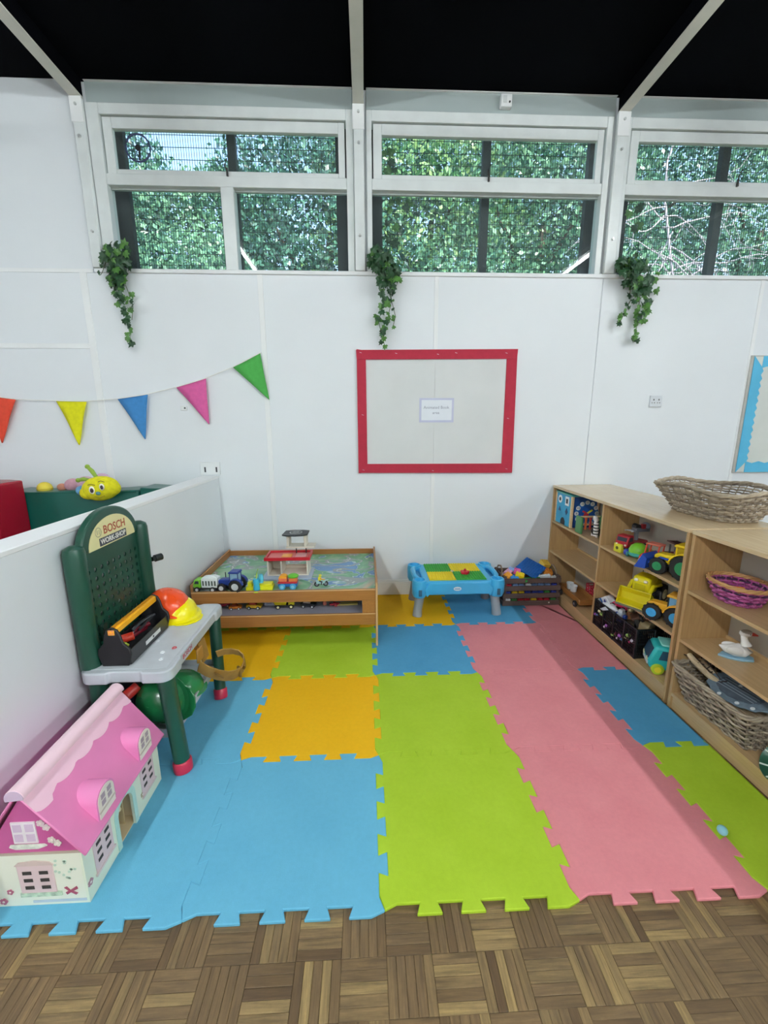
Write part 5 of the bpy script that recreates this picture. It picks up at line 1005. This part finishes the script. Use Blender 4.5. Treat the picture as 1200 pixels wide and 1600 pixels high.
K(G().prism([(bx0 + .02, by0 + .03), (bx1 - .025, by0 + .03), (bx1 - .025, by1 - .03), (bx0 + .02, by1 - .03)], 'z', bz1 - .001, bz1 + .0015), 'top_inset', pm('#c3c9ce', .4, .05, sc=20))
for x, y in ((-.91, .645), (-.93, .70), (-1.0, .80)): K(G().torus((x, y, bz1 + .002), .008, .002, 'z', 14, 5), 'screw_ring', pm('#dfe3e6', .35))
K(G().torus((-.895, .735, bz1 + .002), .008, .0025, 'z', 14, 5), 'red_ring', '#c8323c')
textpart('BOSCH', t, pm('#b5485c', .5), (bx1 - .0095, .745, .441), (R(90), 0, R(90)), .030, .0004, .0005)
K(G().torus((bx1 - .0095, .665, .441), .010, .0015, 'x', 14, 4), 'maker_emblem', '#8d9499')
def leg(x, y, xf, yf, r=.034, foot=True, nm='leg'):
    d = Vector((xf - x, yf - y, -bz0)); p = Vector((x, y, bz0)); a = p + d * .90
    l = K(G().tube([p, p + d * .3, p + d * .6, a], [r, r * .98, r * .95, r * .93], 18), nm, DGREEN)
    G().tube([a - d * .015, a + d * .0, p + d * .985, p + d], [r * 1.0, r * 1.12, r * 1.12, r * 1.08], 18).out('foot_cap', pm('#c22a48', .35, .08), l)
    return l
leg(-.872, .590, -.828, .560); leg(-.872, 1.150, -.832, 1.035, .031)
leg(-1.150, .605, -1.160, .590); leg(-1.150, 1.150, -1.160, 1.12)
# lower shelf
K(G().prism([(-1.17, .60), (-.865, .60), (-.865, 1.13), (-1.17, 1.13)], 'z', .135, .145), 'lower_shelf', GREY)
g = G(); g.bb(-1.17, -.862, .592, .602, .13, .172); g.bb(-.872, -.862, .602, 1.13, .13, .172); g.bb(-1.17, -.872, 1.12, 1.13, .13, .172); K(g, 'shelf_rim', GREY, .002)
# pillars + pegboard + arch
for y, zt_, xx in ((.615, .975, -1.174), (1.085, .965, -1.174)):
    K(G().tube([(xx, y, bz1 - .01), (xx, y, .7), (xx, y, zt_ - .03), (xx, y, zt_ - .012), (xx, y, zt_)], [.040, .039, .039, .034, .014], 20), 'pillar', DGREEN)
px0, px1 = -1.176, -1.171
def holed(y0, y1, z0, z1, ny, nz, r):
    g = G(); dy, dz = (y1 - y0) / ny, (z1 - z0) / nz
    for i in range(ny):
        for j in range(nz):
            cy, cz = y0 + (i + .5) * dy, z0 + (j + .5) * dz
            sq = [(cy + dy / 2 * a, cz + dz / 2 * b) for a, b in ((1, 0), (1, 1), (0, 1), (-1, 1), (-1, 0), (-1, -1), (0, -1), (1, -1))]
            hl = [(cy + r * math.cos(k * PI / 4), cz + r * math.sin(k * PI / 4)) for k in range(8)]
            for k in range(8):
                n = (k + 1) % 8
                g.quad((px1, *sq[k]), (px1, *sq[n]), (px1, *hl[n]), (px1, *hl[k])); g.quad((px0, *sq[n]), (px0, *sq[k]), (px0, *hl[k]), (px0, *hl[n])); g.quad((px1, *hl[k]), (px1, *hl[n]), (px0, *hl[n]), (px0, *hl[k]))
    return g
K(holed(.655, 1.045, .47, .86, 9, 10, .0105), 'pegboard', DGREEN, smooth=False)
K(G().bb(px0, px1 - .001, .655, 1.045, .86, .925), 'pegboard_blank', DGREEN)
n = 22; arch = [(.85 + .205 * math.cos(PI * k / n), .925 + .158 * math.sin(PI * k / n)) for k in range(n + 1)]
K(G().prism(arch, 'x', px0 - .02, px1 + .010), 'arch', DGREEN, .008, seg=3)
inn = [(.85 + .168 * math.cos(PI * k / n), .925 + .122 * math.sin(PI * k / n)) for k in range(n + 1)]
K(G().prism(inn, 'x', px1 + .0095, px1 + .0125), 'name_plate', pm('#e6dfa6', .4, .03))
XT = px1 + .0127
textpart('BOSCH', t, pm('#b0502c', .4), (XT, .868, .992), (R(90), 0, R(90)), .050, .0004, .0008)
K(G().bb(px1 + .0125, px1 + .0132, .752, .948, .930, .964), 'word_band', '#3c4450'); textpart('WORK-SHOP', t, pm('#f1f1ea', .4), (px1 + .0138, .85, .947), (R(90), 0, R(90)), .0305, .0003, .0008)
K(G().torus((XT, .752, .992), .019, .002, 'x', 20, 5), 'maker_emblem', '#b9b48e'); K(G().bb(XT - .001, XT + .001, .744, .748, .982, 1.002), 'maker_emblem', '#b9b48e'); K(G().bb(XT - .001, XT + .001, .756, .760, .982, 1.002), 'maker_emblem', '#b9b48e')
K(G().cyl((-1.145, 1.115, .755), (-1.125, 1.150, .755), .012).cyl((-1.137, 1.128, .755), (-1.118, 1.160, .755), .018), 'side_peg', '#151a19')
K(G().cyl((-1.122, .655, .62), (-1.134, .655, .62), .014).bb(-1.138, -1.126, .641, .669, .56, .62), 'side_slot', '#0f2a22')
# --- toolbox
t = thing('toy_toolbox', 'open black toy toolbox with a long yellow handle', 'toolbox', (-1.075, .775, bz1 + .002), 0)
BK = pm('#131316', .55, .15, bmp=.05); a0, a1, w0, w1 = .600, .945, -1.132, -1.006; zb_ = bz1 + .002
def prof(x): return None
wc = (w0 + w1) / 2; pf = [(w0 + .010, zb_), (w1 - .010, zb_)] + [(wc + a, zb_ + b) for a, b in ((.067, .05), (.062, .076), (.040, .098), (.032, .135), (.022, .158), (0, .170), (-.022, .158), (-.032, .135), (-.040, .098), (-.062, .076), (-.067, .05))]
for y in (a0, a1 - .012): K(G().prism(pf, 'y', y, y + .012), 'end_panel', BK, .003)
K(G().bb(w1 - .010, w1 - .006, a0 + .012, a1 - .012, zb_, zb_ + .062), 'side_wall', pm('#2e2f30', .35, .1)); K(G().bb(w0 + .006, w0 + .010, a0 + .012, a1 - .012, zb_, zb_ + .062), 'side_wall', BK); K(G().bb(w0 + .01, w1 - .01, a0 + .012, a1 - .012, zb_, zb_ + .004), 'base', BK)
K(G().bb(wc - .016, wc + .016, a0 - .001, a1 + .001, zb_ + .134, zb_ + .162), 'handle', pm('#f6b01c', .35), .004); K(G().bb(wc - .006, wc + .006, a0 + .01, a1 - .01, zb_ + .1615, zb_ + .1655), 'handle_ridge', pm('#c98a18', .4))
for dx in (-.006, .006):
    for dz in (-.006, .006): K(G().cyl((wc + dx, a0 - .002, zb_ + .150 + dz), (wc + dx, a0, zb_ + .150 + dz), .0045, n=8), 'clip', '#e08a5c')
K(G().bb(w1 - .0062, w1 - .0052, .73, .86, zb_ + .018, zb_ + .036), 'white_label', '#dfe2e0'); K(G().bb(w1 - .0056, w1 - .0048, .79, .80, zb_ + .022, zb_ + .032), 'label_mark', '#2a2a2a'); 
t = thing('toy_hammer', 'red headed toy hammer lying in the black toolbox', 'toy tool', (-1.07, .74, zb_ + .06)); K(G().cyl((-1.095, .70, zb_ + .065), (-1.055, .725, zb_ + .070), .018), 'head', '#d8402c', .003); K(G().cyl((-1.072, .71, zb_ + .062), (-1.082, .87, zb_ + .030), .008, n=10), 'handle', '#7c1a2c')
t = thing('toy_saw', 'dark grey curved toy saw resting in the toolbox', 'toy tool', (-1.06, .85, zb_ + .06)); K(G().tube([(-1.085, .77, zb_ + .072), (-1.072, .81, zb_ + .086), (-1.060, .87, zb_ + .088), (-1.058, .91, zb_ + .078)], .007, 8), 'frame', '#3b3d42'); K(G().box((-1.066, .85, zb_ + .068), (.003, .13, .014), (R(3), 0, 0)), 'blade', pm('#55585e', .35, metal=.5))
t = thing('toy_screwdriver', 'dark red toy screwdriver across the toolbox', 'toy tool', (-1.06, .80, zb_ + .05)); K(G().cyl((-1.098, .80, zb_ + .048), (-1.058, .86, zb_ + .058), .010, n=10), 'handle', '#6d1322'); K(G().cyl((-1.098, .80, zb_ + .048), (-1.115, .775, zb_ + .040), .004, n=8), 'shaft', pm('#777a80', .3, metal=.6))
t = thing('toy_nut', 'lime yellow toy nut at near end of toolbox', 'toy tool', (-1.05, .64, zb_ + .06)); K(G().cyl((-1.052, .638, zb_ + .066), (-1.046, .648, zb_ + .078), .018, n=6), 'nut', '#a9b83c', .002); K(G().cyl((-1.0525, .637, zb_ + .065), (-1.0455, .649, zb_ + .079), .008, n=12), 'bore', '#5c6622')
# --- helmets
def helmet(name, lab, c, rot, col, s=1.0, deco=None):
    t = thing(name, lab, 'toy helmet', c, 0, None, s, rot)
    pr = [(.112, .0), (.112, .006), (.098, .012), (.094, .035), (.083, .062), (.062, .084), (.034, .097), (.010, .101), (.002, .101)]
    L(G().lathe(pr + [(.002, .098), (.03, .093), (.058, .080), (.078, .058), (.089, .03), (.093, .010)], (0, 0, 0), 32, 1.12, 1), 'shell', pm(col, .22, .03), t, 0, ang=50)
    L(G().prism([(.07, -.085), (.115, -.072), (.148, -.04), (.158, 0), (.148, .04), (.115, .072), (.07, .085)], 'z', .0, .006), 'peak', pm(col, .22, .03), t, .003)
    for y in (-.028, 0, .028): L(G().tube([(.085, y, .055), (.05, y * .9, .084), (.0, y * .8, .098 - abs(y) * .15), (-.05, y * .9, .086), (-.088, y, .055)], .006, 6), 'crown_ridge', pm(col, .22, .03), t, 0)
    if deco: L(G().bb(.099, .101, -.012, .012, .022, .034), 'mark', deco, t, 0)
    return t
helmet('toy_helmet', 'yellow toy hard hat sitting on the workbench top', (-1.025, 1.062, bz1 + .002), (0, 0, R(-35)), '#efe313', 1.0)
helmet('toy_helmet', 'orange toy hard hat stacked on the yellow one', (-1.062, 1.055, bz1 + .048), (R(6), R(-14), R(160)), '#f0511f', .98, '#1c1c1e')
helmet('toy_helmet', 'green toy hard hat lying on its side on lower shelf', (-.945, .690, .255), (R(78), R(10), R(-12)), '#1c6a3c', 1.0, '#b8323c')
helmet('toy_helmet', 'brighter green toy hard hat behind front leg, on shelf', (-.955, .88, .160), (R(0), R(-4), R(200)), '#2f8a50', .92)
t = thing('toy_tool_case', 'navy and black toy tool case on the lower bench shelf', 'tool case', (-1.09, .72, .147)); K(G().prism([(-1.165, .147), (-1.03, .147), (-1.035, .25), (-1.06, .30), (-1.155, .31)], 'y', .62, .84), 'case', pm('#161b30', .4, .15), .008, seg=2); K(G().cyl((-1.06, .62, .315), (-1.03, .66, .335), .022, n=14), 'red_knob', '#cf3a34', .003); K(G().tube([(-1.14, .66, .30), (-1.13, .68, .34), (-1.12, .76, .34), (-1.12, .79, .30)], .007, 6), 'handle', '#22283a')
# --- tool belt
t = thing('tool_belt', 'tan toy tool belt with loops hanging from the workbench side', 'tool belt', (-.79, .93, .40)); TN_ = pm('#9a7434', .55, .12, sc=20, bmp=.2)
def strap(pts, wv, th, nm, m_=None):
    g = G(); wv = Vector(wv); A = []
    for k, p in enumerate(pts):
        p = Vector(p); d = (Vector(pts[min(k + 1, len(pts) - 1)]) - Vector(pts[max(k - 1, 0)])).normalized(); n_ = d.cross(wv).normalized() * th / 2
        A.append([g.bm.verts.new(p + a * wv / 2 + b * n_) for a, b in ((-1, -1), (1, -1), (1, 1), (-1, 1))])
    for a, b in zip(A, A[1:]):
        for k in range(4): g.bm.faces.new((a[k], a[(k + 1) % 4], b[(k + 1) % 4], b[k]))
    g.bm.faces.new(A[0][::-1]); g.bm.faces.new(A[-1]); bmesh.ops.recalc_face_normals(g.bm, faces=g.bm.faces); return K(g, nm, m_ or TN_, .001)
strap([(-.850, .90, .410), (-.835, .89, .36), (-.825, .88, .32)], (.0, .075, 0), .006, 'hanger')
strap([(-.828, .80, .335), (-.80, .82, .295), (-.765, .85, .255), (-.735, .89, .220), (-.715, .93, .200), (-.70, .96, .195)], (.022, -.012, .060), .007, 'wide_strap')
strap([(-.70, .96, .195), (-.690, .985, .196), (-.684, 1.01, .212), (-.690, 1.025, .240), (-.712, 1.025, .266), (-.742, 1.01, .285), (-.775, .985, .298), (-.80, .95, .305)], (.0, -.022, .044), .006, 'belt_loop')
K(G().bb(-.835, -.825, .80, .86, .345, .41), 'pouch', pm('#b0803a', .5, .1), .003); K(G().box((-.760, .842, .262), (.006, .055, .045), (0, R(-40), R(45))), 'buckle', pm('#7d5c26', .5), .002)
K(G().box((-.70, .965, .196), (.012, .03, .055), (0, 0, R(45))), 'end_buckle', pm('#86652c', .5), .003); K(G().cyl((-.692, .990, .205), (-.678, .982, .205), .008, n=10), 'stud', '#5a4018')
# ================================================================== DOLLS HOUSE
hx0, hx1, hy0, hy1, hz = -1.172, -.900, .062, .515, .205
t = thing('dolls_house', 'pink roofed wooden dolls house with cream painted walls', 'dolls house', ((hx0 + hx1) / 2, (hy0 + hy1) / 2, 0))
CR = pm('#dfe6cf', .45, .05, sc=6); CRD = pm('#e4e6d4', .45, .04, sc=6); SHU = pm('#dcc3c3', .5, .04); PKM = pm('#dc7fb0', .35, .05); PKL = pm('#eec3d4', .4, .03); PKD = pm('#c25793', .45, .06); DK = pm('#3a3430', .7)
# front wall (faces the mats) with arched doorway
yd0, yd1, dz_ = .232, .320, .150
prof_ = [(hy0, 0), (yd0, 0), (yd0, dz_ - .035)] + [((yd0 + yd1) / 2 - (yd1 - yd0) / 2 * math.cos(PI * k / 10), dz_ - .035 + .044 * math.sin(PI * k / 10)) for k in range(1, 10)] + [(yd1, dz_ - .035), (yd1, 0), (hy1, 0), (hy1, hz), (hy0, hz)]
K(G().prism(prof_, 'x', hx1 - .008, hx1), 'front_wall', CR)
ar = [(yd0, 0)] + [((yd0 + yd1) / 2 - (yd1 - yd0) / 2 * math.cos(PI * k / 12), dz_ - .035 + .044 * math.sin(PI * k / 12)) for k in range(13)] + [(yd1, 0)]
ao = [((yd0 + yd1) / 2 + (y - (yd0 + yd1) / 2) * 1.42, z * 1.12 + (0 if z else 0)) for y, z in ar]
g = G(); g.prism(ao + ar[::-1], 'x', hx1 + .0002, hx1 + .003); K(g, 'door_surround', pm('#b9dccf', .45, .08, sc=30))
K(G().bb(hx0 + .008, hx1 - .008, hy0 + .008, hy1 - .008, .001, .006), 'floor_panel', pm('#d9c39a', .5)); K(G().bb(hx0, hx0 + .008, hy0 + .008, hy1 - .008, 0, hz - .001), 'rear_wall', CR)
K(G().bb(hx0, hx1 - .008, hy1 - .008, hy1, 0, hz), 'far_wall', CR); K(G().bb(hx0 + .008, hx1 - .008, .345, .351, .006, hz), 'inner_wall', pm('#cbb894', .5)); K(G().bb(hx0 + .01, hx1 - .009, hy0 + .008, hy1 - .008, hz - .008, hz - .001), 'ceiling_panel', CR)
dr = K(G().bb(-1.0, -.935, .314, .319, .006, .142), 'door', pm('#b9a67e', .5)); G().sph((-.945, .308, .075), .008).out('door_knob', pm('#efe3b8', .3), dr)
K(G().bb(-.99, -.955, .306, .3145, .03, .115), 'door_slot', DK)
xc = (hx0 + hx1) / 2; zr = .408
K(G().prism([(hx0, 0), (hx1 - .008, 0), (hx1 - .008, hz - .012), (hx0, hz - .012)], 'y', hy0, hy0 + .008), 'gable_wall', CRD)
K(G().prism([(hx0, hz - .012), (hx1, hz - .012), (hx1 - .004, hz), (xc, zr - .01), (hx0 + .004, hz)], 'y', hy0 + .001, hy0 + .008), 'gable', PKD)
K(G().prism([(hx0, hz - .012), (hx1, hz - .012), (hx1 - .004, hz), (xc, zr - .01), (hx0 + .004, hz)], 'y', hy1 - .008, hy1), 'gable', PKD)
K(G().bb(hx0, hx1, hy0 - .0015, hy0 + .001, hz - .016, hz - .008), 'gable_line', '#b8a998')
# roof slopes
rx1, rz1 = hx1 + .022, hz - .012; th = .007
def slope(sx):
    e = Vector((rx1 if sx > 0 else hx0 - .022, 0, rz1)); rdg = Vector((xc, 0, zr)); n_ = Vector(((zr - rz1), 0, (rx1 - xc))).normalized(); n_.x *= sx
    a, b = e, rdg; return a, b, n_
for sx in (1, -1):
    a, b, n_ = slope(sx); g = G(); pts = [a, b, b + n_ * th, a + n_ * th]; g.prism([(p.x, p.z) for p in pts], 'y', hy0 - .018, hy1 + .018)
    K(g, 'roof_panel', PKM, .003)
a, b, n_ = slope(1); d = (a - b); Ls = d.length; d.normalize()
# scalloped pale band below the ridge, bold paint piece
ya, yb_ = hy0 - .017, hy1 + .017; top = []; bot = []
N = 48
for k in range(N + 1):
    f = k / N; y = ya + (yb_ - ya) * f; lo = .058 + .016 * abs(math.sin(f * PI * 5.5)) ** .6 + (.012 if f < .12 else 0); top.append((y, .006)); bot.append((y, lo))
g = G(); q = n_ * (th + .0012)
vt = [g.bm.verts.new(b + d * s_ + q + Vector((0, y, 0))) for y, s_ in top]; vb = [g.bm.verts.new(b + d * s_ + q + Vector((0, y, 0))) for y, s_ in bot]
for k in range(N): g.bm.faces.new((vt[k], vb[k], vb[k + 1], vt[k + 1]))
ex = bmesh.ops.extrude_face_region(g.bm, geom=g.bm.faces[:]); bmesh.ops.translate(g.bm, vec=-n_ * .001, verts=[v for v in ex['geom'] if isinstance(v, bmesh.types.BMVert)]); bmesh.ops.recalc_face_normals(g.bm, faces=g.bm.faces)
K(g, 'scalloped_band', PKL)
g = G(); g.prism([(xc - .027 * math.cos(R(q_)), zr + .026 * math.sin(R(q_))) for q_ in range(-20, 201, 15)], 'y', hy0 - .022, hy1 + .022); K(g, 'ridge_cap', pm('#f0cdd8', .35, .03), .002)
K(G().prism([(xc - .026 * math.cos(R(q_)), zr + .025 * math.sin(R(q_))) for q_ in range(-20, 201, 15)], 'y', hy0 - .0235, hy0 - .022), 'ridge_end', pm('#cdb4cc', .5))
def flower(u, v, plane, r, c_, cc='#f0e6da'):
    for k in range(5):
        a_ = k * 2 * PI / 5; p = (u + r * .6 * math.cos(a_), v + r * .6 * math.sin(a_))
        if plane == 'y': K(G().cyl((p[0], hy0 - .0022, p[1]), (p[0], hy0 - .0005, p[1]), r * .42, n=8), 'petal', c_)
        else: K(G().cyl((hx1 + .0003, p[0], p[1]), (hx1 + .0018, p[0], p[1]), r * .42, n=8), 'petal', c_)
    if plane == 'y': K(G().cyl((u, hy0 - .003, v), (u, hy0 - .001, v), r * .3, n=8), 'flower_centre', cc)
    else: K(G().cyl((hx1, u, v), (hx1 + .0026, u, v), r * .3, n=8), 'flower_centre', cc)
# dormers
for yc in (.178, .415):
    w_ = .046; zt0 = .215; xf_ = hx1 + .014
    A = [(yc - w_, zt0)] + [(yc - w_ * math.cos(PI * k / 14), zt0 + .060 + .040 * math.sin(PI * k / 14)) for k in range(15)] + [(yc + w_, zt0)]
    g = G(); xb = -.99
    vf = [g.bm.verts.new((xf_, y, z)) for y, z in A]; vb = [g.bm.verts.new((min(xf_ - .004, rx1 - (z - rz1) * (rx1 - xc) / (zr - rz1) - .004), y, z)) for y, z in A]; g.bm.faces.new(vf)
    for k in range(len(A) - 1): g.bm.faces.new((vf[k], vb[k], vb[k + 1], vf[k + 1]))
    bmesh.ops.recalc_face_normals(g.bm, faces=g.bm.faces); dm = K(g, 'dormer', pm('#e78bbd', .22, .03), ang=50)
    F2 = [(yc + (y - yc) * .86, zt0 + .002 + (z - zt0) * .93) for y, z in A]; G().prism(F2, 'x', xf_ - .001, xf_ + .002).out('dormer_front', pm('#eadfd2', .5), dm)
    for a_ in (-.0155, .0155):
        for b_ in (.262, .285):
            G().prism([(yc + a_ - .0095, b_ - .009), (yc + a_ + .0095, b_ - .009), (yc + a_ + .0095, b_ + .009), (yc + a_ - .0095, b_ + .009)], 'x', xf_ + .0018, xf_ + .0028).out('pane', pm('#a9929a', .4), dm)
    G().bb(xf_, xf_ + .004, yc - w_ * .86, yc + w_ * .86, .238, .243).out('sill', pm('#cbbdae', .5), dm)
# ground floor windows on the front wall
for yc in (.150, .425):
    sh = K(G().bb(hx1, hx1 + .0025, yc - .046, yc + .046, .050, .182), 'window', SHU, .001)
    for s_ in (-1, 1):
        for k in range(3): G().box((hx1 + .0027, yc + s_ * .021, .086 + k * .030), (.0012, .022, .012)).out('pane', DK, sh)
    G().bb(hx1, hx1 + .006, yc - .050, yc + .050, .046, .054).out('sill', pm('#d8c9c2', .5), sh); G().bb(hx1, hx1 + .004, yc - .048, yc + .048, .180, .188).out('lintel', pm('#c9aead', .5), sh)
# gable wall window, flowers, butterfly
sh = K(G().bb(xc - .005 - .052, xc - .005 + .052, hy0 - .0025, hy0, .048, .150), 'window', SHU, .001)
for s_ in (-1, 1):
    for k in range(3): G().box((xc - .005 + s_ * .024, hy0 - .0027, .070 + k * .027), (.026, .0012, .012)).out('pane', DK, sh)
G().prism([(xc - .062, .150), (xc + .052, .150), (xc + .04, .162), (xc - .005, .168), (xc - .05, .162)], 'y', hy0 - .003, hy0 - .0005).out('lintel', pm('#cfb9b2', .5), sh)
G().bb(xc - .060, xc + .060, hy0 - .004, hy0, .036, .050).out('flower_box', pm('#b9cdb2', .6, .3, sc=60), sh)
up = K(G().bb(xc - .046, xc + .022, hy0 - .002, hy0 + .001, .232, .306), 'attic_window', pm('#e9e2e4', .5))
for a_ in (-.029, .005):
    for b_ in (.252, .286): G().bb(xc + a_ - .012, xc + a_ + .012, hy0 - .0032, hy0 - .0018, b_ - .013, b_ + .013).out('pane', pm('#d3bcd2', .4), up)
G().prism([(xc - .058, .228), (xc + .038, .228), (xc + .046, .222), (xc + .02, .212), (xc - .045, .212), (xc - .062, .220)], 'y', hy0 - .0035, hy0 - .0005).out('window_box', pm('#d9ded0', .6, .2, sc=60), up)
for u, v, r_, c_ in ((xc + .038, .30, .012, '#e4d3d3'), (xc + .052, .285, .012, '#e4d3d3'), (xc + .06, .24, .012, '#e4dcd0'), (xc + .075, .228, .012, '#e4dcd0'), (xc - .115, .02, .012, '#b86a80'), (xc - .09, .055, .010, '#b86a80')): flower(u, v, 'y', r_, c_)
K(G().prism([(xc + .085, .052), (xc + .105, .066), (xc + .108, .056), (xc + .092, .048), (xc + .106, .040), (xc + .100, .034), (xc + .086, .044), (xc + .074, .036), (xc + .070, .044), (xc + .080, .050), (xc + .068, .062), (xc + .076, .066)], 'y', hy0 - .002, hy0 - .0005), 'butterfly', '#a84a62')
flower(.075, .060, 'x', .012, '#b0808a'); flower(.378, .066, 'x', .010, '#b0a080')
K(G().bb(xc - .03, hx1 - .008, hy0 - .0015, hy0 - .0003, .010, .019), 'painted_band', pm('#b9c6cf', .5)); 
rf = random.Random(3)
for k in range(16): u, v = xc + .035 + rf.uniform(0, .075), .165 - rf.random() * .075; K(G().cyl((u, hy0 - .0014, v), (u, hy0 - .0003, v), .0045, n=7), 'painted_leaf', pm('#bdd3bf', .6))
for y, z in ((.085, .30), (.475, .30)): pass
for p in ((hx1 + .0008, hy0 + .012, .165), (hx1 + .0008, hy0 + .012, .055)): K(G().cyl((p[0] - .001, p[1], p[2]), p, .0025, n=8), 'screw', DK)
